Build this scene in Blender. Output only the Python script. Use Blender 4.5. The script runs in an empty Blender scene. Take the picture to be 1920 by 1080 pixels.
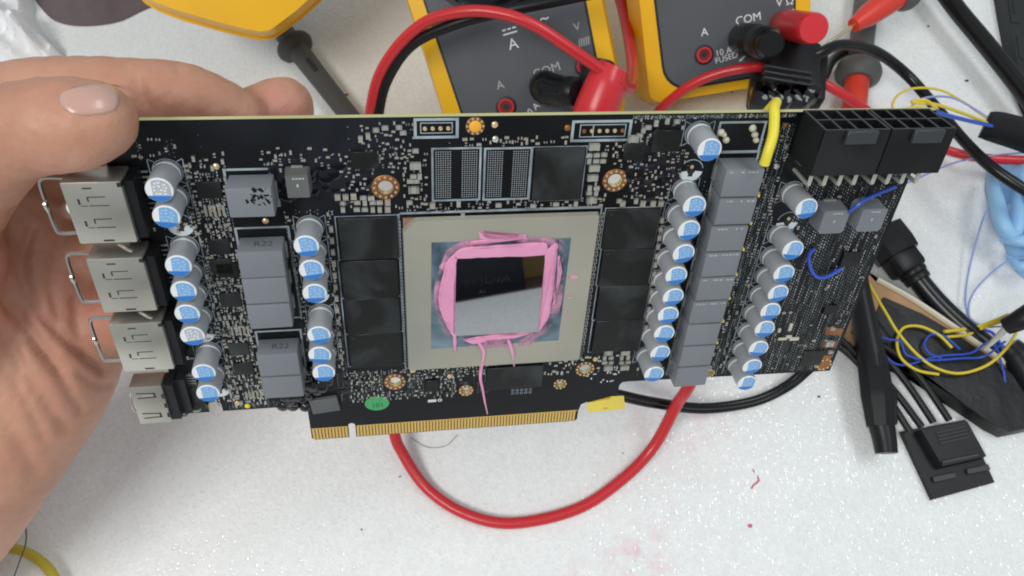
import bpy, bmesh, math, random
import numpy as np
from mathutils import Vector, Matrix

random.seed(7)
rng = np.random.default_rng(7)
S = 0.01                      # modelling is done in millimetres, 1 Blender unit = 100 mm
scene = bpy.context.scene
COL = scene.collection

# ------------------------------------------------------------------ camera, world, lamps, exposure
F_PX = 1430.0                 # focal length in pixels of the 1920 px wide photograph
PITCH = math.radians(68)      # camera looks 68 degrees down
CAM_H = 330.0                 # mm above the foam
CAM = np.array([0, 0, CAM_H])
cam_d = bpy.data.cameras.new('camera')
cam_d.sensor_width = 36.0
cam_d.lens = 36.0 * F_PX / 1920.0
cam_d.clip_start = 0.05
cam_d.clip_end = 200
cam_d.dof.use_dof = True
cam_d.dof.focus_distance = 2.02
cam_d.dof.aperture_fstop = 3.8
cam = bpy.data.objects.new('camera', cam_d)
cam.location = CAM * S
cam.rotation_euler = (math.radians(90) - PITCH, 0, 0)
COL.objects.link(cam)
scene.camera = cam

world = bpy.data.worlds.new('World')
scene.world = world
world.use_nodes = True
bg = world.node_tree.nodes['Background']
bg.inputs['Color'].default_value = (0.86, 0.94, 1.0, 1)
bg.inputs['Strength'].default_value = 0.40

def area_lamp(name, loc, target, size, power, color):
    d = bpy.data.lights.new(name, 'AREA')
    d.shape = 'RECTANGLE'; d.size, d.size_y = size; d.energy = power; d.color = color
    o = bpy.data.objects.new(name, d)
    o.location = loc
    o.rotation_euler = (Vector(target) - Vector(loc)).to_track_quat('-Z', 'Y').to_euler()
    COL.objects.link(o)
    return o
area_lamp('ceiling_panel_lamp', (-5.5, -4.5, 13), (0, 1, 0.5), (7, 4), 1020, (1.0, 0.98, 0.94))
area_lamp('ceiling_panel_lamp', (7, 2.5, 15), (0, 1.5, 0.5), (8, 4), 600, (0.95, 0.99, 1.0))

scene.view_settings.view_transform = 'Standard'
scene.view_settings.look = 'None'
scene.view_settings.exposure = 0.12
scene.view_settings.gamma = 1.0
scene.cycles.filter_width = 1.9
scene.cycles.max_bounces = 8

# ------------------------------------------------------------------ geometry of the view
SP, CP = math.sin(PITCH), math.cos(PITCH)
def c2w(p):                   # camera axes (right, down, forward) to world axes
    return np.array([p[0], -p[1]*SP + p[2]*CP, -p[1]*CP - p[2]*SP])
def ray(px, py):
    return c2w(np.array([(px-960)/F_PX, (py-540)/F_PX, 1.0]))
def T(px, py, h=0.0):         # world mm on the level plane z = h
    r = ray(px, py)
    return CAM + r*((h-CAM_H)/r[2])
def W(px, py, z):             # world mm at a distance z along the optical axis
    return CAM + ray(px, py)*z
# pose of the graphics card: x along its length, y up across it, z out of its front
dh = np.array([9671., -448., F_PX]); dh /= np.linalg.norm(dh)
dv = np.array([-121., 1900., F_PX]); dv /= np.linalg.norm(dv)
dv -= dh*(dv@dh); dv /= np.linalg.norm(dv)
BU, BV = c2w(dh), -c2w(dv)
BN = np.cross(BU, BV)
BO = W(585.5, 825.2, 239.1646)
def B(px, py, h=0.0):         # board mm on the plane h above the board's face
    r = ray(px, py); o = BO + BN*h
    t = ((o-CAM)@BN)/(r@BN)
    p = CAM + r*t - BO
    return (p@BU, p@BV)
def B3(px, py, h=0.0):
    x, y = B(px, py, h); return (x, y, h)
def BW(x, y, h=0.0):
    return BO + BU*x + BV*y + BN*h

# ------------------------------------------------------------------ materials
def mat(name, color, rough=0.5, metal=0.0, spec=0.5, noise=None, bump=None, coat=0.0, sss=None, emit=None, mix=None):
    m = bpy.data.materials.new(name); m.use_nodes = True
    nt = m.node_tree; b = nt.nodes['Principled BSDF']
    b.inputs['Base Color'].default_value = (*color, 1)
    b.inputs['Roughness'].default_value = rough
    b.inputs['Metallic'].default_value = metal
    b.inputs['Specular IOR Level'].default_value = spec
    b.inputs['Coat Weight'].default_value = coat
    tcn = nt.nodes.new('ShaderNodeTexCoord'); oi = nt.nodes.new('ShaderNodeObjectInfo')
    of = nt.nodes.new('ShaderNodeMath'); of.operation = 'MULTIPLY'; of.inputs[1].default_value = 37.0
    nt.links.new(oi.outputs['Random'], of.inputs[0])
    tc = nt.nodes.new('ShaderNodeVectorMath'); tc.operation = 'ADD'
    nt.links.new(tcn.outputs['Object'], tc.inputs[0]); nt.links.new(of.outputs[0], tc.inputs[1])
    if noise:                 # (scale, second colour, lo, hi)
        n = nt.nodes.new('ShaderNodeTexNoise'); n.inputs['Scale'].default_value = noise[0]; n.inputs['Detail'].default_value = 6; n.inputs['Distortion'].default_value = noise[4] if len(noise) > 4 else 0
        nt.links.new(tc.outputs[0], n.inputs['Vector'])
        r = nt.nodes.new('ShaderNodeMapRange'); r.inputs[1].default_value = noise[2]; r.inputs[2].default_value = noise[3]
        nt.links.new(n.outputs['Fac'], r.inputs[0])
        mx = nt.nodes.new('ShaderNodeMix'); mx.data_type = 'RGBA'
        mx.inputs[6].default_value = (*color, 1); mx.inputs[7].default_value = (*noise[1], 1)
        nt.links.new(r.outputs[0], mx.inputs[0]); nt.links.new(mx.outputs[2], b.inputs['Base Color'])
        rr = nt.nodes.new('ShaderNodeMapRange'); rr.inputs[3].default_value = rough*(noise[5] if len(noise) > 5 else 0.8); rr.inputs[4].default_value = min(1, rough*(noise[6] if len(noise) > 6 else 1.25))
        nt.links.new(n.outputs['Fac'], rr.inputs[0]); nt.links.new(rr.outputs[0], b.inputs['Roughness'])
    if bump:                  # (scale, strength, distance)
        n = nt.nodes.new('ShaderNodeTexNoise'); n.inputs['Scale'].default_value = bump[0]; n.inputs['Detail'].default_value = 4
        nt.links.new(tc.outputs[0], n.inputs['Vector'])
        bp = nt.nodes.new('ShaderNodeBump'); bp.inputs['Strength'].default_value = bump[1]; bp.inputs['Distance'].default_value = bump[2]
        nt.links.new(n.outputs['Fac'], bp.inputs['Height']); nt.links.new(bp.outputs['Normal'], b.inputs['Normal'])
    if sss:
        b.inputs['Subsurface Weight'].default_value = sss[0]
        b.inputs['Subsurface Radius'].default_value = sss[1]
        b.inputs['Subsurface Scale'].default_value = sss[2]
    return m

M = {}
M['pcb'] = mat('black_solder_mask', (0.004, 0.0048, 0.006), 0.36, spec=0.26, noise=(2.2, (0.012, 0.014, 0.020), 0.42, 0.72, 0.8, 0.4, 1.5), bump=(28, 0.12, 0.004))
M['pcb_edge'] = mat('board_edge_laminate', (0.60, 0.60, 0.30), 0.6, noise=(6, (0.5, 0.48, 0.22), 0.35, 0.7))
M['gold'] = mat('gold_plating', (0.83, 0.55, 0.17), 0.36, 0.75)
M['copper'] = mat('bare_copper', (0.40, 0.17, 0.06), 0.42, 0.7, noise=(10, (0.13, 0.065, 0.04), 0.4, 0.7))
M['solder'] = mat('solder', (0.70, 0.70, 0.68), 0.28, 0.8)
M['tin'] = mat('tinned_terminal', (0.55, 0.55, 0.51), 0.42, 0.5, noise=(9, (0.22, 0.23, 0.22), 0.35, 0.65))
M['mlcc'] = mat('ceramic_body_tan', (0.36, 0.29, 0.21), 0.5)
M['mlcc_pale'] = mat('ceramic_body_pale', (0.33, 0.33, 0.28), 0.5)
M['resistor'] = mat('resistor_body', (0.02, 0.021, 0.023), 0.45)
M['chip'] = mat('chip_epoxy', (0.009, 0.010, 0.010), 0.40, spec=0.34, noise=(3.4, (0.058, 0.066, 0.070), 0.48, 0.80, 1.4, 0.3, 1.6), bump=(60, 0.08, 0.003))
M['silk'] = mat('silkscreen_ink', (0.37, 0.43, 0.47), 0.6, noise=(12, (0.17, 0.20, 0.23), 0.38, 0.62))
M['silk_white'] = mat('silkscreen_white', (0.62, 0.67, 0.70), 0.6)
M['can'] = mat('aluminium_sleeve', (0.44, 0.46, 0.49), 0.40, 0.2, noise=(5, (0.38, 0.40, 0.43), 0.4, 0.7))
M['can_top'] = mat('capacitor_top_white', (0.80, 0.82, 0.82), 0.32, 0.0, coat=0.3)
M['blue_ink'] = mat('blue_ink', (0.035, 0.19, 0.55), 0.35)
M['blue_ink_light'] = mat('blue_ink_light', (0.19, 0.40, 0.72), 0.35)
M['grey_ink'] = mat('grey_ink', (0.42, 0.45, 0.52), 0.4)
M['ferrite'] = mat('ferrite_grey', (0.195, 0.212, 0.235), 0.5, noise=(4, (0.175, 0.19, 0.212), 0.35, 0.7), bump=(40, 0.05, 0.004))
M['ferrite_mark'] = mat('ferrite_marking', (0.42, 0.44, 0.47), 0.6)
M['ferrite_dark_mark'] = mat('ferrite_dark_marking', (0.06, 0.065, 0.085), 0.6)
M['nickel'] = mat('nickel_shell', (0.56, 0.54, 0.48), 0.34, 0.8, noise=(3, (0.44, 0.42, 0.37), 0.40, 0.68, 0.6, 0.6, 1.3), bump=(10, 0.05, 0.01))
M['loop_metal'] = mat('thin_sheet_metal', (0.55, 0.52, 0.48), 0.3, 1.0)
M['pin_metal'] = mat('pin_metal', (0.55, 0.56, 0.48), 0.4, 0.5)
M['via_a'] = mat('via_ring_pale', (0.36, 0.385, 0.385), 0.5, 0.2)
M['via_b'] = mat('via_ring_grey', (0.15, 0.165, 0.165), 0.5, 0.2)
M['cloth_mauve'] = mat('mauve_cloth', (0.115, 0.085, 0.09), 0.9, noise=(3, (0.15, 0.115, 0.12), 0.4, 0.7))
M['blue_ink_mid'] = mat('blue_ink_mid', (0.40, 0.57, 0.78), 0.35)
M['via_c'] = mat('via_ring_dark', (0.06, 0.068, 0.068), 0.5, 0.2)
M['cloth_grey'] = mat('grey_cloth', (0.34, 0.32, 0.32), 0.9, noise=(5, (0.42, 0.40, 0.40), 0.4, 0.7))
M['ferrite_dark'] = mat('ferrite_dark', (0.125, 0.132, 0.125), 0.5, noise=(3, (0.09, 0.095, 0.09), 0.4, 0.7))
M['yellow_dull'] = mat('dull_yellow_cable', (0.50, 0.42, 0.045), 0.45)
M['slot'] = mat('shell_slot_dark', (0.03, 0.026, 0.022), 0.6)
M['black_plastic'] = mat('black_plastic', (0.006, 0.0065, 0.0075), 0.42, spec=0.28, noise=(4, (0.018, 0.019, 0.02), 0.4, 0.7), bump=(50, 0.08, 0.004))
M['latch'] = mat('grey_worn_plastic', (0.035, 0.038, 0.044), 0.5)
M['stiffener'] = mat('stiffener_frame', (0.42, 0.40, 0.33), 0.42, 0.25, noise=(1.3, (0.31, 0.31, 0.27), 0.40, 0.62), bump=(5, 0.06, 0.01))
M['stiff_edge'] = mat('stiffener_edge', (0.30, 0.17, 0.10), 0.5)
M['substrate'] = mat('package_substrate', (0.022, 0.055, 0.085), 0.4, noise=(4.5, (0.19, 0.27, 0.33), 0.45, 0.66, 0.8))
M['die'] = mat('silicon_die', (0.47, 0.485, 0.51), 0.02, 1.0)
M['die_mark'] = mat('die_engraving', (0.455, 0.47, 0.495), 0.07, 1.0)
M['paste'] = mat('pink_thermal_paste', (0.80, 0.34, 0.54), 0.34, noise=(5, (0.66, 0.26, 0.43), 0.46, 0.72, 1.0), bump=(11, 0.35, 0.012))
M['paste_wet'] = mat('pink_paste_smear', (0.62, 0.36, 0.42), 0.5)
M['green_label'] = mat('green_sticker', (0.05, 0.36, 0.12), 0.5)
M['ink'] = mat('black_ink', (0.012, 0.014, 0.013), 0.5)
M['grey_label'] = mat('grey_pad', (0.13, 0.135, 0.135), 0.6, noise=(3, (0.09, 0.095, 0.095), 0.4, 0.65))
M['goo'] = mat('black_liquid_tape', (0.008, 0.008, 0.009), 0.14, spec=0.6, bump=(7, 0.8, 0.05))
M['flux'] = mat('dark_flux', (0.006, 0.007, 0.012), 0.13, spec=0.4, bump=(4, 0.25, 0.02))
M['yellow_rubber'] = mat('yellow_insulation', (0.80, 0.68, 0.05), 0.42)
M['yellow_tape'] = mat('yellow_tape', (0.82, 0.66, 0.10), 0.5, noise=(8, (0.74, 0.56, 0.08), 0.4, 0.7))
M['yellow_enamel'] = mat('yellow_wire', (0.72, 0.56, 0.04), 0.35)
M['blue_enamel'] = mat('blue_wire', (0.03, 0.09, 0.52), 0.32)
M['pale_blue_wire'] = mat('lavender_wire', (0.28, 0.33, 0.66), 0.35)
M['orange'] = mat('orange_pad', (0.90, 0.42, 0.03), 0.45)
M['meter_yellow'] = mat('yellow_holster', (0.86, 0.47, 0.006), 0.38, noise=(2, (0.80, 0.42, 0.004), 0.4, 0.7), bump=(60, 0.05, 0.004))
M['meter_grey'] = mat('meter_face_grey', (0.085, 0.092, 0.105), 0.48, noise=(3, (0.075, 0.081, 0.093), 0.4, 0.7), bump=(80, 0.10, 0.003))
M['meter_dark'] = mat('meter_trim_black', (0.012, 0.013, 0.015), 0.45)
M['dial'] = mat('dial_plastic', (0.016, 0.019, 0.025), 0.3, bump=(20, 0.05, 0.01))
M['print_white'] = mat('panel_print_white', (0.78, 0.80, 0.82), 0.5)
M['print_grey'] = mat('panel_print_grey', (0.40, 0.41, 0.40), 0.5)
M['print_yellow'] = mat('panel_print_yellow', (0.55, 0.42, 0.10), 0.5)
M['red_rubber'] = mat('red_silicone', (0.60, 0.022, 0.030), 0.34, noise=(3, (0.54, 0.02, 0.026), 0.4, 0.7), coat=0.15, bump=(12, 0.06, 0.01))
M['red_plastic'] = mat('red_plastic', (0.64, 0.030, 0.040), 0.30)
M['orange_red'] = mat('probe_red', (0.70, 0.045, 0.025), 0.40)
M['black_rubber'] = mat('black_silicone', (0.009, 0.0095, 0.011), 0.38, spec=0.3)
M['cable_black'] = mat('cable_black', (0.006, 0.0065, 0.0075), 0.26, spec=0.35, bump=(14, 0.06, 0.01))
M['probe_grey'] = mat('probe_grey', (0.095, 0.098, 0.095), 0.55)
M['probe_dark'] = mat('probe_dark_grey', (0.055, 0.056, 0.054), 0.55)
M['brass'] = mat('probe_tip_brass', (0.80, 0.68, 0.48), 0.22, 1.0)
M['shiny_tape'] = mat('glossy_black_tape', (0.004, 0.004, 0.005), 0.12, spec=0.5, bump=(6, 0.5, 0.03))
M['wood_edge'] = mat('tan_board_edge', (0.46, 0.27, 0.13), 0.6, noise=(6, (0.34, 0.19, 0.09), 0.4, 0.68))
M['pale_edge'] = mat('pale_board_edge', (0.66, 0.62, 0.48), 0.6)
M['glove'] = mat('light_blue_rubber', (0.30, 0.56, 0.85), 0.45, noise=(4, (0.25, 0.50, 0.80), 0.4, 0.7))
M['tissue'] = mat('white_tissue', (0.80, 0.80, 0.81), 0.8, bump=(3, 0.4, 0.05))
M['desk'] = mat('mauve_desk', (0.075, 0.048, 0.050), 0.5, noise=(2, (0.10, 0.066, 0.066), 0.35, 0.7))
M['cardboard'] = mat('cardboard', (0.42, 0.27, 0.10), 0.7)
M['pale_blue'] = mat('pale_blue_paper', (0.45, 0.68, 0.85), 0.6)
M['speck'] = mat('dark_speck', (0.02, 0.02, 0.02), 0.6)
M['red_speck'] = mat('red_speck', (0.62, 0.13, 0.20), 0.6)
M['red_stain'] = mat('red_stain', (0.75, 0.36, 0.10), 0.6)
M['tape_black'] = mat('black_tape', (0.008, 0.008, 0.009), 0.38, spec=0.3, noise=(3, (0.012, 0.012, 0.013), 0.4, 0.7), bump=(5, 0.35, 0.03))
M['case_grey'] = mat('dark_case', (0.022, 0.025, 0.027), 0.5, spec=0.3, bump=(40, 0.08, 0.004))
M['case_navy'] = mat('navy_case', (0.012, 0.016, 0.024), 0.6)
M['red_dark'] = mat('jack_inside', (0.18, 0.01, 0.012), 0.5)
M['lcd'] = mat('display_glass', (0.20, 0.22, 0.18), 0.15)
M['hair'] = mat('dark_hair', (0.03, 0.02, 0.03), 0.5)
M['nail'] = mat('nail', (0.56, 0.33, 0.265), 0.28, coat=0.25, noise=(4, (0.60, 0.37, 0.30), 0.4, 0.7), sss=(0.2, (1, 0.4, 0.3), 0.01))

M['ivory'] = mat('ivory_lacquer', (0.55, 0.53, 0.42), 0.4)
M['solder_gold'] = mat('pale_gold_solder', (0.78, 0.60, 0.36), 0.35, 0.7)
M['ball'] = mat('solder_ball_grey', (0.36, 0.39, 0.42), 0.4, 0.4)
M['pcb_pad'] = mat('bare_pad_dark', (0.02, 0.02, 0.02), 0.5)

# expanded-foam sheet: grainy, with pinhead glints and a few pink stains
def foam_material():
    m = bpy.data.materials.new('white_foam'); m.use_nodes = True
    nt = m.node_tree; L = nt.links; b = nt.nodes['Principled BSDF']
    tc = nt.nodes.new('ShaderNodeTexCoord')
    n1 = nt.nodes.new('ShaderNodeTexNoise'); n1.inputs['Scale'].default_value = 5; n1.inputs['Detail'].default_value = 6
    v = nt.nodes.new('ShaderNodeTexVoronoi'); v.inputs['Scale'].default_value = 78; v.feature = 'F1'
    v2 = nt.nodes.new('ShaderNodeTexVoronoi'); v2.inputs['Scale'].default_value = 78; v2.feature = 'F1'
    dst = nt.nodes.new('ShaderNodeTexNoise'); dst.inputs['Scale'].default_value = 40
    for n in (n1, v, v2, dst): L.new(tc.outputs['Object'], n.inputs['Vector'])
    cr = nt.nodes.new('ShaderNodeMix'); cr.data_type = 'RGBA'
    cr.inputs[6].default_value = (0.80, 0.82, 0.815, 1); cr.inputs[7].default_value = (0.83, 0.845, 0.84, 1)
    mr = nt.nodes.new('ShaderNodeMapRange'); mr.inputs[1].default_value = 0.35; mr.inputs[2].default_value = 0.65
    L.new(n1.outputs['Fac'], mr.inputs[0]); L.new(mr.outputs[0], cr.inputs[0])
    # pink stains where paste was wiped (object coordinates, 1 = 100 mm)
    last = cr.outputs[2]
    nz = nt.nodes.new('ShaderNodeTexNoise'); nz.inputs['Scale'].default_value = 14; nz.inputs['Detail'].default_value = 8
    L.new(tc.outputs['Object'], nz.inputs['Vector'])
    for (px, py, rad, amt) in ((1195, 1050, 0.21, 0.62), (1290, 790, 0.30, 0.42), (1080, 1070, 0.10, 0.4), (1255, 960, 0.07, 0.3), (1200, 760, 0.14, 0.35)):
        p = T(px, py)*S
        d = nt.nodes.new('ShaderNodeVectorMath'); d.operation = 'DISTANCE'; d.inputs[1].default_value = (p[0], p[1], 0)
        L.new(tc.outputs['Object'], d.inputs[0])
        r = nt.nodes.new('ShaderNodeMapRange'); r.inputs[1].default_value = rad; r.inputs[2].default_value = 0.0
        r.inputs[3].default_value = 0; r.inputs[4].default_value = amt
        L.new(d.outputs['Value'], r.inputs[0])
        n3 = nt.nodes.new('ShaderNodeMapRange'); n3.inputs[1].default_value = 0.42; n3.inputs[2].default_value = 0.66
        L.new(nz.outputs['Fac'], n3.inputs[0])
        mu = nt.nodes.new('ShaderNodeMath'); mu.operation = 'MULTIPLY'
        L.new(r.outputs[0], mu.inputs[0]); L.new(n3.outputs[0], mu.inputs[1])
        mx = nt.nodes.new('ShaderNodeMix'); mx.data_type = 'RGBA'; mx.inputs[7].default_value = (0.80, 0.42, 0.52, 1)
        L.new(mu.outputs[0], mx.inputs[0]); L.new(last, mx.inputs[6]); last = mx.outputs[2]
    vg = nt.nodes.new('ShaderNodeSeparateColor'); L.new(v.outputs['Color'], vg.inputs[0])
    g = nt.nodes.new('ShaderNodeMapRange'); g.inputs[3].default_value = 0.955; g.inputs[4].default_value = 1.04
    L.new(vg.outputs[1], g.inputs[0])
    gm = nt.nodes.new('ShaderNodeVectorMath'); gm.operation = 'SCALE'
    L.new(last, gm.inputs[0]); L.new(g.outputs[0], gm.inputs['Scale'])
    L.new(gm.outputs[0], b.inputs['Base Color'])
    # cells: bumps; a few cells are glassy film and glint
    bp = nt.nodes.new('ShaderNodeBump'); bp.inputs['Strength'].default_value = 0.36; bp.inputs['Distance'].default_value = 0.005
    L.new(v.outputs['Distance'], bp.inputs['Height'])
    bp2 = nt.nodes.new('ShaderNodeBump'); bp2.inputs['Strength'].default_value = 0.05; bp2.inputs['Distance'].default_value = 0.02
    L.new(n1.outputs['Fac'], bp2.inputs['Height']); L.new(bp.outputs['Normal'], bp2.inputs['Normal'])
    L.new(bp2.outputs['Normal'], b.inputs['Normal'])
    sx = nt.nodes.new('ShaderNodeSeparateColor'); L.new(v2.outputs['Color'], sx.inputs[0])
    gt = nt.nodes.new('ShaderNodeMath'); gt.operation = 'GREATER_THAN'; gt.inputs[1].default_value = 0.88
    L.new(sx.outputs[0], gt.inputs[0])
    rr = nt.nodes.new('ShaderNodeMapRange'); rr.inputs[3].default_value = 0.6; rr.inputs[4].default_value = 0.07
    L.new(gt.outputs[0], rr.inputs[0]); L.new(rr.outputs[0], b.inputs['Roughness'])
    return m
M['foam'] = foam_material()

def film_material():
    m = mat('thin_paste_film', (0.64, 0.34, 0.48), 0.35)
    nt = m.node_tree; b = nt.nodes['Principled BSDF']
    tc = nt.nodes.new('ShaderNodeTexCoord'); n = nt.nodes.new('ShaderNodeTexNoise'); n.inputs['Scale'].default_value = 9; n.inputs['Detail'].default_value = 8; n.inputs['Distortion'].default_value = 1.5
    r = nt.nodes.new('ShaderNodeMapRange'); r.inputs[1].default_value = 0.42; r.inputs[2].default_value = 0.66; r.inputs[3].default_value = 0.0; r.inputs[4].default_value = 0.9
    nt.links.new(tc.outputs['Object'], n.inputs['Vector']); nt.links.new(n.outputs['Fac'], r.inputs[0]); nt.links.new(r.outputs[0], b.inputs['Alpha'])
    return m
M['paste_film'] = film_material()

def skin_material():
    m = bpy.data.materials.new('skin'); m.use_nodes = True
    nt = m.node_tree; L = nt.links; b = nt.nodes['Principled BSDF']
    tc = nt.nodes.new('ShaderNodeTexCoord')
    n1 = nt.nodes.new('ShaderNodeTexNoise'); n1.inputs['Scale'].default_value = 3.2; n1.inputs['Detail'].default_value = 5
    n2 = nt.nodes.new('ShaderNodeTexNoise'); n2.inputs['Scale'].default_value = 30; n2.inputs['Detail'].default_value = 7; n2.inputs['Roughness'].default_value = 0.62
    w = nt.nodes.new('ShaderNodeTexWave'); w.inputs['Scale'].default_value = 3.0; w.inputs['Distortion'].default_value = 7; w.inputs['Detail'].default_value = 3; w.inputs['Detail Scale'].default_value = 1.6
    for n in (n1, n2, w): L.new(tc.outputs['Object'], n.inputs['Vector'])
    mx = nt.nodes.new('ShaderNodeMix'); mx.data_type = 'RGBA'
    mx.inputs[6].default_value = (0.46, 0.218, 0.136, 1); mx.inputs[7].default_value = (0.56, 0.305, 0.202, 1)
    mr = nt.nodes.new('ShaderNodeMapRange'); mr.inputs[1].default_value = 0.36; mr.inputs[2].default_value = 0.64
    L.new(n1.outputs['Fac'], mr.inputs[0]); L.new(mr.outputs[0], mx.inputs[0])
    n4 = nt.nodes.new('ShaderNodeTexNoise'); n4.inputs['Scale'].default_value = 11; n4.inputs['Detail'].default_value = 8; n4.inputs['Roughness'].default_value = 0.65
    L.new(tc.outputs['Object'], n4.inputs['Vector'])
    r4 = nt.nodes.new('ShaderNodeMapRange'); r4.inputs[1].default_value = 0.45; r4.inputs[2].default_value = 0.75; r4.inputs[4].default_value = 0.55
    L.new(n4.outputs['Fac'], r4.inputs[0])
    m4 = nt.nodes.new('ShaderNodeMix'); m4.data_type = 'RGBA'; m4.inputs[7].default_value = (0.56, 0.225, 0.175, 1)
    L.new(r4.outputs[0], m4.inputs[0]); L.new(mx.outputs[2], m4.inputs[6])
    # blood under the skin at the finger ends
    last = m4.outputs[2]
    for p, rad, amt in ((W(150, 250, 163), 0.14, 0.30), (W(540, 200, 212), 0.13, 0.55), (W(470, 205, 205), 0.10, 0.35), (W(120, 600, 225), 0.30, 0.22)):
        d = nt.nodes.new('ShaderNodeVectorMath'); d.operation = 'DISTANCE'; d.inputs[1].default_value = tuple(p*S)
        L.new(tc.outputs['Object'], d.inputs[0])
        r = nt.nodes.new('ShaderNodeMapRange'); r.inputs[1].default_value = rad; r.inputs[2].default_value = 0.0; r.inputs[3].default_value = 0; r.inputs[4].default_value = amt
        L.new(d.outputs['Value'], r.inputs[0])
        m2 = nt.nodes.new('ShaderNodeMix'); m2.data_type = 'RGBA'; m2.inputs[7].default_value = (0.60, 0.235, 0.20, 1)
        L.new(r.outputs[0], m2.inputs[0]); L.new(last, m2.inputs[6]); last = m2.outputs[2]
    L.new(last, b.inputs['Base Color'])
    b.inputs['Roughness'].default_value = 0.48
    b.inputs['Subsurface Weight'].default_value = 0.18
    b.inputs['Subsurface Radius'].default_value = (1.0, 0.35, 0.2)
    b.inputs['Subsurface Scale'].default_value = 0.02
    bp = nt.nodes.new('ShaderNodeBump'); bp.inputs['Strength'].default_value = 0.38; bp.inputs['Distance'].default_value = 0.012
    L.new(n2.outputs['Fac'], bp.inputs['Height'])
    bp2 = nt.nodes.new('ShaderNodeBump'); bp2.inputs['Strength'].default_value = 0.25; bp2.inputs['Distance'].default_value = 0.012
    L.new(w.outputs['Fac'], bp2.inputs['Height']); L.new(bp.outputs['Normal'], bp2.inputs['Normal'])
    L.new(bp2.outputs['Normal'], b.inputs['Normal'])
    return m
M['skin'] = skin_material()

# ------------------------------------------------------------------ mesh builder (mm)
def spline(pts, n=8):
    p = [np.array(q, float) for q in pts]
    if len(p) < 3: return p
    e = [2*p[0]-p[1]] + p + [2*p[-1]-p[-2]]
    out = []
    for i in range(1, len(e)-2):
        a, b, c, d = e[i-1], e[i], e[i+1], e[i+2]
        for k in range(n):
            t = k/n
            out.append(0.5*((2*b)+(c-a)*t+(2*a-5*b+4*c-d)*t*t+(3*b-a-3*c+d)*t**3))
    out.append(p[-1])
    return out

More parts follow.
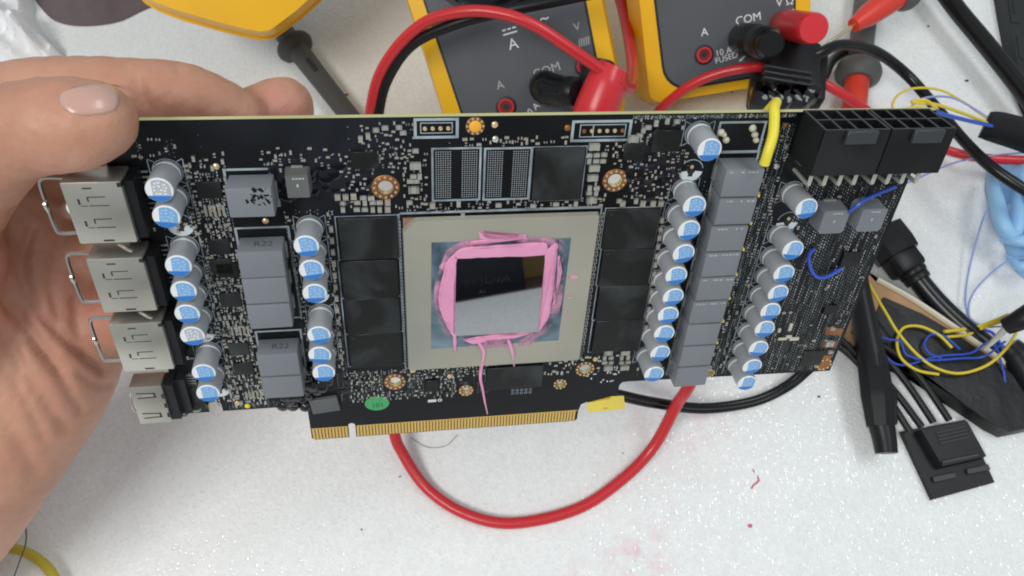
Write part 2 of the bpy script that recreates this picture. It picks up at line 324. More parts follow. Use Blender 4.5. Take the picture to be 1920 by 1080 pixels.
class MB:
    def __init__(s): s.v = []; s.f = []; s.m = []; s.sm = []; s.mats = []
    def mi(s, mt):
        mt = M[mt] if isinstance(mt, str) else mt
        if mt not in s.mats: s.mats.append(mt)
        return s.mats.index(mt)
    def add(s, vs, fs, mt, smooth=False):
        o = len(s.v); k = s.mi(mt)
        s.v += [tuple(map(float, q)) for q in vs]
        s.f += [tuple(o+i for i in f) for f in fs]
        s.m += [k]*len(fs); s.sm += [smooth]*len(fs)
        return s
    def box(s, c, size, mt, rz=0.0, taper=1.0, R=None, nobottom=False):
        x, y, z = size[0]/2, size[1]/2, size[2]/2
        vs = [(-x,-y,-z),(x,-y,-z),(x,y,-z),(-x,y,-z),(-x*taper,-y*taper,z),(x*taper,-y*taper,z),(x*taper,y*taper,z),(-x*taper,y*taper,z)]
        if R is None:
            ca, sa = math.cos(rz), math.sin(rz)
            vs = [(c[0]+a*ca-b*sa, c[1]+a*sa+b*ca, c[2]+d) for a, b, d in vs]
        else:
            vs = [tuple(np.array(c)+R@np.array(q)) for q in vs]
        fs = [(4,5,6,7),(0,1,5,4),(1,2,6,5),(2,3,7,6),(3,0,4,7)]
        if not nobottom: fs.append((3,2,1,0))
        return s.add(vs, fs, mt)
    def quad(s, c, size, mt, rz=0.0, z=0.0):
        x, y = size[0]/2, size[1]/2
        ca, sa = math.cos(rz), math.sin(rz)
        return s.add([(c[0]+a*ca-b*sa, c[1]+a*sa+b*ca, z) for a, b in ((-x,-y),(x,-y),(x,y),(-x,y))], [(0,1,2,3)], mt)
    def rbox(s, c, size, r, mt, segs=2, R=None):       # box with rounded edges
        bm = bmesh.new(); bmesh.ops.create_cube(bm, size=1)
        for v in bm.verts: v.co = Vector((v.co.x*size[0], v.co.y*size[1], v.co.z*size[2]))
        bmesh.ops.bevel(bm, geom=list(bm.edges), offset=r, segments=segs, affect='EDGES', profile=0.5)
        R = np.eye(3) if R is None else R
        vs = [tuple(np.array(c)+R@np.array(v.co)) for v in bm.verts]
        bm.verts.index_update()
        fs = [tuple(v.index for v in f.verts) for f in bm.faces]
        bm.free()
        return s.add(vs, fs, mt, True)
    def tube(s, pts, r, mt, seg=10, caps=True, flat=None, nsp=8, raw=False):
        p = [np.array(q, float) for q in pts] if raw else spline(pts, nsp)
        n = len(p)
        if not np.isscalar(r):
            k = np.linspace(0, len(r)-1, n); rr = np.interp(k, range(len(r)), r)
        else: rr = [r]*n
        vs = []; nrm = None
        for i in range(n):
            t = p[min(i+1, n-1)]-p[max(i-1, 0)]; t = t/(np.linalg.norm(t)+1e-9)
            if nrm is None:
                a = np.array([0, 0, 1.]) if abs(t[2]) < 0.9 else np.array([1., 0, 0])
                nrm = np.cross(t, a)
            nrm = nrm-t*(nrm@t); nrm /= np.linalg.norm(nrm)+1e-9
            bi = np.cross(t, nrm)
            for k in range(seg):
                a = 2*math.pi*k/seg
                q = nrm*math.cos(a)*rr[i]+bi*math.sin(a)*rr[i]
                if flat is not None: q = q-flat[0]*(q@flat[0])*(1-flat[1])
                vs.append(p[i]+q)
        fs = []
        for i in range(n-1):
            for k in range(seg):
                a, b = i*seg+k, i*seg+(k+1) % seg
                fs.append((a, b, b+seg, a+seg))
        if caps:
            fs.append(tuple(range(seg-1, -1, -1))); fs.append(tuple((n-1)*seg+k for k in range(seg)))
        return s.add(vs, fs, mt, True)
    def lathe(s, prof, mt, c=(0, 0, 0), seg=24, R=None, caps=True):   # prof: (r, z) from bottom to top
        R = np.eye(3) if R is None else R
        vs = []
        for r, z in prof:
            for k in range(seg):
                a = 2*math.pi*k/seg
                vs.append(np.array(c)+R@np.array([r*math.cos(a), r*math.sin(a), z]))
        fs = []
        for i in range(len(prof)-1):
            for k in range(seg):
                a, b = i*seg+k, i*seg+(k+1) % seg
                fs.append((a, b, b+seg, a+seg))
        if caps:
            fs.append(tuple(range(seg-1, -1, -1))); fs.append(tuple((len(prof)-1)*seg+k for k in range(seg)))
        return s.add(vs, fs, mt, True)
    def prism(s, outline, z0, z1, mt, side=None, inset=0.0):
        n = len(outline); o = np.array(outline, float)
        area = 0.5*sum(o[i][0]*o[(i+1) % n][1]-o[(i+1) % n][0]*o[i][1] for i in range(n))
        if area < 0: o = o[::-1]
        bm = bmesh.new()
        vt = [bm.verts.new((q[0], q[1], z1)) for q in o]
        f = bm.faces.new(vt); bmesh.ops.triangulate(bm, faces=[f], ngon_method='EAR_CLIP')
        bm.verts.index_update()
        tri = [tuple(v.index for v in f.verts) for f in bm.faces]; bm.free()
        c = o.mean(axis=0)
        top = o
        if inset:
            d = c-o; L = np.linalg.norm(d, axis=1, keepdims=True)+1e-9
            # inset along vertex normals
            nn = []
            for i in range(n):
                e1 = o[i]-o[i-1]; e2 = o[(i+1) % n]-o[i]
                e1 /= np.linalg.norm(e1)+1e-9; e2 /= np.linalg.norm(e2)+1e-9
                t = e1+e2; t /= np.linalg.norm(t)+1e-9
                nn.append((-t[1], t[0]))
            top = o+np.array(nn)*inset
        s.add([(q[0], q[1], z1) for q in top], tri, mt)
        s.add([(q[0], q[1], z0) for q in o], [t[::-1] for t in tri], mt)
        vs = [(q[0], q[1], z0) for q in o]+[(q[0], q[1], z1) for q in top]
        s.add(vs, [(i, (i+1) % n, n+(i+1) % n, n+i) for i in range(n)], side or mt, bool(inset))
        return s
    def ring(s, c, r0, r1, z, mt, seg=24, a0=0.0, a1=2*math.pi, h=0.0):
        vs = []; full = abs(a1-a0-2*math.pi) < 1e-6
        for k in range(seg+1):
            a = a0+(a1-a0)*k/seg
            vs += [(c[0]+r0*math.cos(a), c[1]+r0*math.sin(a), z), (c[0]+r1*math.cos(a), c[1]+r1*math.sin(a), z)]
        return s.add(vs, [(2*k, 2*k+1, 2*k+3, 2*k+2) for k in range(seg)], mt)
    def disc(s, c, r, z, mt, seg=16, ry=None):
        return s.add([(c[0]+r*math.cos(2*math.pi*k/seg), c[1]+(ry or r)*math.sin(2*math.pi*k/seg), z) for k in range(seg)], [tuple(range(seg))], mt)
    def line(s, a, b, w, z, mt):
        a, b = np.array(a[:2], float), np.array(b[:2], float)
        d = b-a; L = np.linalg.norm(d)
        return s.quad((a+b)/2, (L, w), mt, math.atan2(d[1], d[0]), z)
    def text(s, string, size, c, z, mt, rz=0.0, R=None, sx=1.0, depth=0.0):
        cu = bpy.data.curves.new('t', 'FONT'); cu.body = string; cu.size = 1.0
        cu.align_x = 'CENTER'; cu.align_y = 'CENTER'; cu.resolution_u = 3; cu.extrude = 0
        ob = bpy.data.objects.new('t', cu); COL.objects.link(ob)
        me = bpy.data.meshes.new_from_object(ob.evaluated_get(bpy.context.evaluated_depsgraph_get()))
        vs = []
        ca, sa = math.cos(rz), math.sin(rz)
        for v in me.vertices:
            x, y = v.co.x*size*sx, v.co.y*size
            vs.append((c[0]+x*ca-y*sa, c[1]+x*sa+y*ca, z))
        fs = [tuple(p.vertices) for p in me.polygons]
        bpy.data.objects.remove(ob); bpy.data.curves.remove(cu); bpy.data.meshes.remove(me)
        return s.add(vs, fs, mt)
    def mesh(s, name):
        me = bpy.data.meshes.new(name)
        me.from_pydata([(a*S, b*S, c*S) for a, b, c in s.v], [], s.f)
        for m in s.mats: me.materials.append(m)
        me.polygons.foreach_set('material_index', s.m)
        me.polygons.foreach_set('use_smooth', s.sm)
        me.update()
        if any(s.sm):
            try: me.set_sharp_from_angle(angle=math.radians(42))
            except Exception: pass
        return me
    def build(s, name, parent=None, loc=None):
        o = bpy.data.objects.new(name, s.mesh(name)); COL.objects.link(o)
        if parent is not None: o.parent = parent
        if loc is not None: o.location = np.array(loc)*S
        return o

def tag(o, label=None, cat=None, group=None, kind=None):
    if label: o['label'] = label
    if cat: o['category'] = cat
    if group: o['group'] = group
    if kind: o['kind'] = kind
    return o
def empty(name, loc=(0, 0, 0), axes=None):
    o = bpy.data.objects.new(name, None); o.empty_display_size = 0.1
    if axes is None: o.location = np.array(loc)*S
    else:
        m = Matrix.Identity(4)
        for c in range(3):
            for r in range(3): m[r][c] = axes[c][r]
            m[c][3] = loc[c]*S
        o.matrix_world = m
    COL.objects.link(o)
    return o
def copy_part(o, parent, loc=None):
    c = o.copy(); COL.objects.link(c); c.parent = parent
    if loc is not None: c.location = np.array(loc)*S
    for ch in list(o.children):
        d = ch.copy(); COL.objects.link(d); d.parent = c
    return c
def world_thing(name, mb, label, cat, group=None, parent=None):
    """one mesh whose vertices are world mm: origin moved to its lowest point"""
    v = np.array(mb.v); o = np.array([v[:, 0].mean(), v[:, 1].mean(), v[:, 2].min()])
    mb.v = [tuple(q) for q in (v-o)]
    ob = mb.build(name, parent, o)
    return tag(ob, label, cat, group)

# ------------------------------------------------------------------ the setting: foam sheet on a desk
def T2(px, py): return tuple(T(px, py)[:2])
mb = MB()
outl = [(-900, -850), (900, -822), (900, 900), (-900, 900)]
mb.prism(outl, -5, 0, 'foam')
tag(mb.build('foam_sheet'), kind='structure')
mb = MB(); mb.box((0, 0, -16), (2600, 2900, 20), 'desk')
tag(mb.build('desk_top'), kind='structure')

# ------------------------------------------------------------------ the graphics card
card = empty('graphics_card', BO, (BU, BV, BN))
tag(card, 'bare black graphics card held up in the hand, pink paste round its mirror chip', 'graphics card')

def notch(x0, x1, y0, y1, r):     # rounded slot cut upward from the lower edge
    return [(x0, y0), (x0, y1-r), (x0+r*0.3, y1-r*0.3), ((x0+x1)/2, y1), (x1-r*0.3, y1-r*0.3), (x1, y1-r), (x1, y0)]
outline = [(-36, 108.2), (-36, 15.4), (-28.3, 15.4)] + notch(-28, -24.2, 15.4, 19.6, 1.5) + [(-8.5, 15.4), (-4.5, 15.4), (-1.2, 15.4), (0, 13.5), (0, 0.9), (0.8, 0.1)] + \
    notch(11.4, 13.6, 0.1, 6.4, 1.0) + [(84.2, 0.1), (85.0, 0.9)] + [(85.0, 4.5), (85.6, 7.6), (87.4, 8.5), (89.0, 7.6), (89.6, 4.5)] + \
    [(97.2, 4.2), (97.4, 15.2), (98.2, 16.4), (100, 16.6), (170, 15.4), (170, 108.2)]
holes = [((26.9, 89.5), 1.9), ((85.7, 89.8), 1.9), ((26.6, 22.9), 1.9), ((85.2, 23.2), 1.9), ((48.1, 17.3), 1.25), ((77.8, 17.4), 1.2), ((127.2, 18.0), 1.1), ((167.0, 18.4), 1.7)]
bm = bmesh.new()
def loop(pts):
    vs = [bm.verts.new((x, y, 0)) for x, y in pts]
    return [bm.edges.new((vs[i], vs[(i+1) % len(vs)])) for i in range(len(vs))]
ed = loop(outline)
for (cx, cy), r in holes:
    ed += loop([(cx+r*math.cos(2*math.pi*k/16), cy+r*math.sin(2*math.pi*k/16)) for k in range(16)])
bmesh.ops.triangle_fill(bm, use_beauty=True, use_dissolve=False, edges=ed)
bm.faces.ensure_lookup_table()
for f in bm.faces:
    f.normal_update()
    if f.normal.z < 0: f.normal_flip()
bm.verts.index_update()
fv = [tuple(v.co) for v in bm.verts]; ff = [tuple(v.index for v in f.verts) for f in bm.faces]
be = [(e.verts[0].index, e.verts[1].index) for e in bm.edges if len(e.link_faces) == 1]
bm.free()
mb = MB()
mb.add(fv, ff, 'pcb')
mb.add([(x, y, -1.6) for x, y, z in fv], [t[::-1] for t in ff], 'pcb')
mb.add([(x, y, 0) for x, y, z in fv]+[(x, y, -1.6) for x, y, z in fv], [(a, b, b+len(fv), a+len(fv)) for a, b in be], 'pcb_edge')
board = mb.build('circuit_board', card)

# gold edge contacts
mb = MB()
for k in range(82):
    x = 0.75+k*1.0 if k < 11 else 14.3+(k-11)*0.992
    mb.box((x, 2.6, 0.03), (0.72, 4.6, 0.06), 'gold')
    mb.box((x, 2.6, -1.63), (0.72, 4.6, 0.06), 'gold')
mb.box((5.7, 5.0, 0.012), (11.0, 0.35, 0.02), 'gold'); mb.box((49.4, 5.0, 0.012), (70.6, 0.35, 0.02), 'gold')
tag(mb.build('edge_contacts', card), kind='stuff')

# ring pads round the screw holes
def ring_pad(c, r0, r1, m, dots=True, n=12):
    mb = MB()
    mb.lathe([(r1, 0.0), (r1-0.12, 0.10), (r0+0.1, 0.10), (r0, 0.0)], m, (0, 0, 0), 28, caps=False)
    mb.lathe([(r0, -1.55), (r0, 0.02)], m, (0, 0, 0), 20, caps=False)
    o = mb.build('screw_hole_ring', card, (c[0], c[1], 0.01))
    if dots:
        d = MB()
        for k in range(n):
            a = 2*math.pi*k/n; rr = (r0+r1)/2+0.1
            d.lathe([(0.36, 0.1), (0.30, 0.2), (0.1, 0.24)], 'solder_gold', (rr*math.cos(a), rr*math.sin(a), 0), 8)
        d.build('via_dots', o)
    return o
for (c, r), r1 in zip(holes, (3.5, 3.35, 3.3, 3.05, 2.3, 2.15, 1.7, 2.6)):
    ring_pad(c, r, r1, 'copper', True, 12 if r1 > 3 else 9)
o = ring_pad((48.9, 105.6), 1.3, 2.35, 'copper', True, 10)
d = MB(); d.lathe([(1.5, 0.0), (1.5, 0.25), (1.1, 0.45), (0.3, 0.5)], 'orange'); d.build('orange_plug', o, (0, 0, 0.02))

# processor package
pk = MB()
x0, x1, y0, y1 = 30.6, 82.5, 28.9, 80.9
pk.prism([(x0+.6, y0), (x1-.6, y0), (x1, y0+.6), (x1, y1-.6), (x1-.6, y1), (x0+3.4, y1), (x0, y1-3.4), (x0, y0+.6)], 0.55, 2.0, 'stiffener', inset=0.25)
pk.box(((x0+x1)/2, (y0+y1)/2, 0.3), (51.4, 51.4, 0.5), 'stiff_edge')
pk = pk.build('processor_package', card)
def poly(px, h): return [B(a, b, h) for a, b in px]
def dense(p, n=4):
    out = []
    for i in range(len(p)):
        a, b = np.array(p[i]), np.array(p[(i+1) % len(p)])
        for k in range(n): out.append(tuple(a+(b-a)*k/n))
    return out
mb = MB(); mb.prism(poly([(809, 455), (1071, 446), (1047, 638), (808, 654)], 2.03), 2.0, 2.04, 'substrate'); mb.build('substrate', pk)
mb = MB()
dp = poly([(853, 483), (1022, 477), (1013, 622), (853, 630)], 2.8)
mb.prism(dp, 2.03, 2.8, 'die'); die = mb.build('die', pk)
mk = MB()
ux = np.array(B(1000, 500, 2.8))-np.array(B(870, 506, 2.8)); an = math.atan2(ux[1], ux[0])
mk.text('nVIDIA', 3.6, B(912, 525, 2.8), 2.806, 'die_mark', an, sx=1.3)
mk.text('A1', 1.8, B(905, 547, 2.8), 2.806, 'die_mark', an)
mk.build('die_engraving', pk)
def blob(pts, z0, h, m='paste', jit=0.07, inset=0.5):
    h = h*0.5
    p = poly(pts, z0+h)
    # smooth closed outline with small irregularities
    q = spline(p+[p[0]], 6)[:-1]
    q = [(a[0]+rng.normal(0, jit), a[1]+rng.normal(0, jit)) for a in q]
    b = MB(); b.prism(q, z0, z0+h*0.55, m); b.prism([(x, y) for x, y in q], z0+h*0.55, z0+h, m, inset=inset)
    return b
paste = blob([(856, 487), (937, 484), (1021, 480), (1027, 466), (1019, 456), (965, 459), (905, 463), (868, 466), (852, 478)], 2.5, 0.75)
for pts, hh in (
    ([(859, 484), (857, 520), (855, 560), (856, 600), (853, 632), (845, 624), (832, 600), (824, 576), (823, 550), (832, 512), (838, 492), (850, 479)], 0.8),
    ([(1019, 478), (1018, 510), (1016, 545), (1011, 585), (1006, 620), (1013, 620), (1029, 595), (1035, 560), (1040, 520), (1044, 480), (1046, 458), (1034, 462)], 0.75),
    ([(1049, 478), (1052, 500), (1053, 515), (1048, 538), (1041, 566), (1037, 570), (1041, 530), (1045, 490)], 0.6),
    ([(868, 637), (900, 632), (930, 628), (962, 627), (994, 621), (990, 627), (963, 635), (925, 639), (900, 644), (885, 645)], 0.6),
    ([(873, 455), (905, 450), (945, 447), (985, 444), (983, 449), (945, 453), (905, 457), (875, 460)], 0.45),
    ([(897, 436), (905, 434), (912, 442), (925, 446), (950, 444), (983, 441), (986, 445), (955, 449), (925, 452), (903, 449)], 0.5),
    ([(823, 499), (832, 493), (842, 492), (846, 500), (835, 506), (826, 504)], 0.4),
):
    b = blob(pts, 2.45 if hh > 0.55 else 2.0, hh)
    paste.add(b.v, b.f, 'paste', True)
paste.sm = [True]*len(paste.f)
paste.tube([B3(1045, 452, 2.4), B3(1044, 500, 2.6), B3(1040, 560, 2.6)], 0.22, 'substrate', 6)
for pts in ([(852, 624, 2.5), (853, 640, 2.2), (853, 650, 2.2), (854, 658, 2.2)],
            [(898, 643, 2.6), (906, 655, 2.2), (907, 667, 2.2), (904, 682, 2.1)],
            [(953, 637, 2.4), (959, 653, 2.2), (962, 667, 2.1), (964, 686, 0.4)]):
    paste.tube([B3(*p) for p in pts], [0.5, 0.62, 0.45, 0.25], 'paste', 8)
paste.tube([B3(904, 682, 2.0), B3(902, 693, 0.5), B3(901, 711, 0.25), B3(905, 730, 0.2), B3(909, 753, 0.15), B3(914, 776, 0.1)], [0.55, 0.6, 0.5, 0.4, 0.3, 0.2], 'paste', 8)
for px, py, r in ((1075, 520, 1.3), (1068, 558, 0.8), (1050, 640, 0.5), (1060, 585, 0.7)):
    b = blob([(px+r*7*math.cos(a)*rng.uniform(.7, 1.2), py+r*3.4*math.sin(a)*rng.uniform(.7, 1.2)) for a in np.linspace(0, 6.28, 9)[:-1]], 2.0, 0.12, jit=.05, inset=.1)
    paste.add(b.v, b.f, 'paste_wet', True)
paste.build('thermal_paste', pk)
film = MB()
q = [tuple(a) for a in spline(poly([(836, 470), (870, 452), (940, 446), (1010, 446), (1056, 452), (1062, 500), (1052, 570), (1034, 622), (1000, 645), (930, 652), (860, 652), (836, 630), (816, 580), (816, 530), (836, 470)], 2.1), 5)[:-1]]
film.prism(q, 2.06, 2.10, 'paste_film'); film.build('paste_smear', pk)

# memory chips, each its own part
def chip(cx, cy, w, h, t=0.9, name='memory_chip', dot=True):
    mb = MB(); mb.rbox((0, 0, t/2), (w, h, t), 0.12, 'chip', 1)
    if dot: mb.disc((-w/2+1.3, h/2-1.3), 0.42, t+0.004, 'resistor', 12)
    return mb.build(name, card, (cx, cy, 0.02))
mc = chip(22.0, 74.9, 14.8, 12.7)
for cx, cy in ((21.6, 61.8), (21.6, 49.1), (21.7, 36.5), (92.0, 75.0), (92.6, 62.2), (93.2, 49.5), (93.6, 36.7)):
    copy_part(mc, card, (cx, cy, 0.02))
o = copy_part(mc, card, (70.3, 92.2, 0.02)); o.rotation_euler = (0, 0, math.pi/2)
chip(63.0, 21.9, 17.5, 9.2, 0.7, 'controller_chip', False)
chip(37.6, 20.8, 3.6, 4.6, 0.8, 'voltage_chip', False)
for px, py, w, h in ((683, 301, 6.4, 4.6), (1190, 284, 5.6, 4.8), (1250, 265, 7.5, 6.0), (1596, 487, 5.6, 5.2), (1557, 581, 4.0, 3.4), (1523, 672, 7.5, 6.4), (392, 357, 5.8, 4.6)):
    c = B(px, py, 0.7); chip(c[0], c[1], w, h, 0.75, 'controller_chip', False)
for px, py in ((416, 463), (420, 500), (431, 507), (437, 563), (452, 655), (461, 692)):
    c = B(px, py, 0.7); chip(c[0]-0.6, c[1], 5.4, 4.6, 0.75, 'driver_chip', False)

# bare memory footprints: dark pads of solder balls inside a printed frame
def footprint(cx, cy, w, h, name):
    fr = MB()
    for dx in (-w/2, w/2): fr.quad((dx, 0), (0.55, h+0.55), 'silk', 0, 0.03)
    for dy in (-h/2, h/2): fr.quad((0, dy), (w-0.55, 0.55), 'silk', 0, 0.03)
    fo = fr.build(name, card, (cx, cy, 0.004))
    d = MB()
    for sx in (-1, 1):
        for i in range(7):
            for j in range(22):
                d.lathe([(0.2, 0.0), (0.17, 0.12), (0.06, 0.18)], 'ball', (sx*(w/2-0.9-i*0.58), -h/2+0.9+j*(h-1.8)/21, 0.02), 6, caps=False)
    tag(d.build('solder_ball', fo), kind='stuff')
footprint(44.5, 92.6, 11.8, 14.5, 'memory_footprint')
footprint(57.3, 92.4, 11.6, 14.4, 'memory_footprint')

# ------------------------------------------------------------------ electrolytic capacitors
CAPH = 9.0; CR = 3.12
def capacitor_parts():
    mb = MB()
    mb.lathe([(CR*0.97, 0), (CR, 0.3), (CR, CAPH-0.55), (CR*0.985, CAPH-0.2), (CR*0.9, CAPH)], 'can', seg=28)
    mb.lathe([(CR*1.0, 1.0), (CR*1.02, 1.15), (CR*1.02, 1.5), (CR*1.0, 1.6)], 'can_top', seg=28, caps=False)
    o = mb.build('capacitor', card)
    t = MB()
    t.lathe([(CR*0.992, CAPH-0.55), (CR*0.98, CAPH-0.1), (CR*0.93, CAPH+0.06), (0.3, CAPH+0.06)], 'can_top', seg=28)
    t.build('capacitor_top', o)
    z = CAPH+0.075; p = MB(); q = CR*0.93
    # solid blue segment along the lower edge
    y = -q*0.46; a0 = math.asin(y/q)
    seg = [(q*math.cos(a), q*math.sin(a), z) for a in np.linspace(math.pi-a0, 2*math.pi+a0, 14)]
    p.add(seg, [tuple(range(14))], 'blue_ink')
    # three rows of printed characters, read sideways, run together into one pale blue field
    xs = np.linspace(-1.5, 2.5, 17); lo = y+0.05; q2 = CR*0.86
    fld = [(x, lo, z) for x in xs]+[(x, max(lo+0.05, math.sqrt(max(0.0, q2*q2-x*x))), z) for x in xs[::-1]]
    p.add(fld, [tuple(range(len(fld)))], 'blue_ink_light')
    for row, xx in enumerate((-0.86, 0.26, 1.38)):
        yy = math.sqrt(max(0.1, (q2*0.92)**2-(abs(xx)+0.3)**2))
        for k in range(4):
            yk = lo+(k+0.5)*(yy-lo)/4
            p.quad((xx+(-0.14 if (k*2+row) % 3 else 0.14), yk), (0.46, (yy-lo)*0.12), 'blue_ink_mid', 0, z+0.004)
        if row: p.quad((xx-0.5, (lo+yy)/2), (0.1, yy-lo), 'blue_ink_mid', 0, z+0.005)
    p.build('blue_print', o)
    return o
caps = [(-23.2, 95.2), (-23.2, 88.4), (-23.5, 74.1), (-23.9, 66.6), (-24.1, 59.8), (-24.3, 52.0), (-24.0, 39.2), (-24.3, 31.2),
        (7.6, 78.7), (7.6, 71.6), (7.5, 64.4), (7.5, 50.5), (7.3, 43.4), (7.1, 36.3),
        (105.6, 102.7), (105.0, 86.6), (104.6, 79.4), (104.6, 72.2), (104.4, 64.8), (104.4, 57.6), (104.6, 50.9), (104.6, 43.9), (104.3, 36.5), (104.2, 28.0),
        (136.1, 84.7), (136.2, 71.3), (136.0, 63.8), (136.1, 57.0), (135.9, 50.0), (135.8, 43.1), (135.9, 35.7), (135.6, 28.6), (135.6, 21.6)]
c0 = capacitor_parts()
crng = random.Random(3)
for i, (x, y) in enumerate(caps):
    o = c0 if i == 0 else copy_part(c0, card)
    o.location = (x*S, y*S, 0.0)
    o.rotation_euler = (math.radians(crng.uniform(-2.2, 2.2)), math.radians(crng.uniform(-2.2, 2.2)), math.radians(crng.uniform(-9, 9)))
# two tops carry only pale grey print above the blue segment
for idx in (0, 5):
    root = [c for c in card.children if c.name.startswith('capacitor')][idx]
    for ch in root.children:
        if ch.name.startswith('blue_print'):
            me = ch.data.copy(); me.materials[1] = M['grey_ink']; me.materials[2] = M['can_top']
            ch.data = me
    root['label'] = 'capacitor with pale grey print on its white top'

# white half-moon prints where capacitors are missing, and ring prints round the others
silk = MB()
def moon(cx, cy, r=3.2):
    m = MB()
    m.ring((0, 0), 1.1, r, 0.03, 'silk_white', 16, math.pi*1.04, math.pi*1.96)
    m.ring((0, 0), r-0.2, r+0.05, 0.031, 'silk', 16, 0.2, math.pi-0.2)
    m.lathe([(0.55, 0.0), (0.5, 0.3), (0.2, 0.45)], 'solder_gold', (0, 1.1, 0.0), 10)
    m.quad((0, -0.2), (1.3, 3.2), 'pcb_pad', 0, 0.036)
    return m.build('capacitor_print', card, (cx, cy, 0.004))
for c in ((105.9, 92.2), (-23.3, 80.5), (137.7, 75.2), (-24.6, 45.6), (-23.8, 24.6), (7.2, 57.4)): moon(*c)
for x, y in caps:
    silk.ring((x, y), 3.25, 3.5, 0.03, 'silk', 20)
    for s in (-1, 1):
        silk.line((x+s*3.9, y-3.2), (x+s*3.9, y+3.2), 0.22, 0.028, 'silk')
        silk.line((x+s*3.9, y+3.4), (x+s*2.4, y+2.6), 0.2, 0.03, 'silk')
        silk.line((x+s*3.9, y-3.4), (x+s*2.4, y-2.6), 0.2, 0.03, 'silk')
def sframe(x0, y0, x1, y1, w=0.45, z=0.03, m='silk'):
    silk.quad(((x0+x1)/2, y0), (x1-x0+w, w), m, 0, z); silk.quad(((x0+x1)/2, y1), (x1-x0+w, w), m, 0, z)
    silk.quad((x0, (y0+y1)/2), (w, y1-y0-w), m, 0, z); silk.quad((x1, (y0+y1)/2), (w, y1-y0-w), m, 0, z)
sframe(34.6, 102.9, 44.6, 107.5, 0.7); sframe(35.9, 104.0, 43.4, 106.6, 0.22, 0.034)
sframe(73.0, 101.3, 87.6, 106.4, 0.7); sframe(74.9, 102.3, 86.4, 105.5, 0.25, 0.034)
silk.quad((78.2, 103.8), (0.3, 3.0), 'silk', 0, 0.036)
sframe(111.0, 97.4, 123.2, 105.6, 0.6)
for (xa, ya, xb, yb) in ((13.9, 68.2, 29.6, 81.5), (13.5, 55.5, 29.6, 68.0), (13.4, 42.7, 29.6, 55.3), (13.4, 30.2, 29.8, 42.5), (84.3, 68.4, 99.7, 81.5), (84.7, 55.8, 100.4, 68.2), (85.1, 43.0, 101, 55.6), (85.3, 30.2, 101.4, 42.8), (63.4, 84.4, 77.2, 99.8)):
    sframe(xa, ya, xb, yb, 0.28, 0.026)
sframe(29.9, 28.2, 83.2, 81.7, 0.3, 0.024)
silk.line((30.2, 81.9), (82.5, 82.1), 0.5, 0.031, 'silk')
for y0 in (86.0, 68.0, 43.4):
    hh = {86.0: 8.6, 68.0: 9.2, 43.4: 1.0}[y0]
sframe(-10.6, 85.2, 0.9, 95.4, 0.6); sframe(-10.6, 49.6, 2.2, 79.0, 0.55); sframe(-10.6, 24.8, 1.4, 45.2, 0.55)
sframe(112.4, 18.6, 123.4, 97.2, 0.5)
for k in range(5):
    silk.ring((62.8+k*1.4, 16.0), 0.3, 0.5, 0.03, 'silk', 8); silk.ring((62.8+k*1.4, 14.7), 0.3, 0.5, 0.03, 'silk', 8)
silk.quad((37.6, 13.8), (2.6, 1.1), 'silk_white', 0, 0.03); silk.ring((40.0, 13.9), 0.35, 0.7, 0.03, 'silk_white', 10)
for k in range(14):
    silk.quad((rng.uniform(86, 97), rng.uniform(16, 22)), (rng.uniform(.5, 1.2), 0.4), 'silk_white', rng.choice([0, 1.57]), 0.03)
tag(silk.build('silkscreen_print', card, (0, 0, 0.002)), kind='stuff')
# header pads
for k in range(4): ring = MB(); ring.lathe([(0.55, 0), (0.5, 0.25), (0.2, 0.38)], 'solder_gold', seg=12); ring.build('header_pad', card, (36.9+k*1.85, 105.2, 0.02))
for k in range(6):
    ring = MB(); ring.lathe([(0.55, 0), (0.5, 0.25), (0.2, 0.38)], 'copper' if k in (0, 5) else 'solder_gold', seg=12); ring.build('header_pad', card, (75.9+k*1.95, 103.9, 0.02))
for c, m in (((71.6, 104.9), 'copper'), ((53.6, 106.0), 'solder_gold'), ((53.9, 102.2), 'solder'), ((128.6, 104.5), 'copper'), ((-12.1, 96.4), 'solder_gold'), ((-3.0, 81.0), 'solder_gold'), ((129.5, 92.9), 'solder'), ((88.0, 27.3), 'solder_gold'), ((43.0, 24.0), 'solder_gold'), ((-19.6, 18.6), 'solder_gold'), ((-17.0, 17.0), 'yellow_rubber'), ((32.0, 27.2), 'solder_gold')):
    t = MB(); t.lathe([(0.85, 0), (0.78, 0.35), (0.4, 0.6), (0.1, 0.66)], m, seg=12); t.build('test_pad', card, (c[0], c[1], 0.01))
# ivory lacquer drops by the printed frame top right
for p, r in (((1352, 248), .95), ((1361, 262), .9), ((1357, 252), 0.7), ((1411, 240), 1.0), ((1415, 252), 0.9), ((1417, 262), 0.8)):
    c = B(*p); t = MB(); t.lathe([(r, 0), (r*.95, .5), (r*.6, .95), (r*.15, 1.1)], 'ivory', seg=12); t.build('lacquer_drop', card, (c[0], c[1], 0.01))

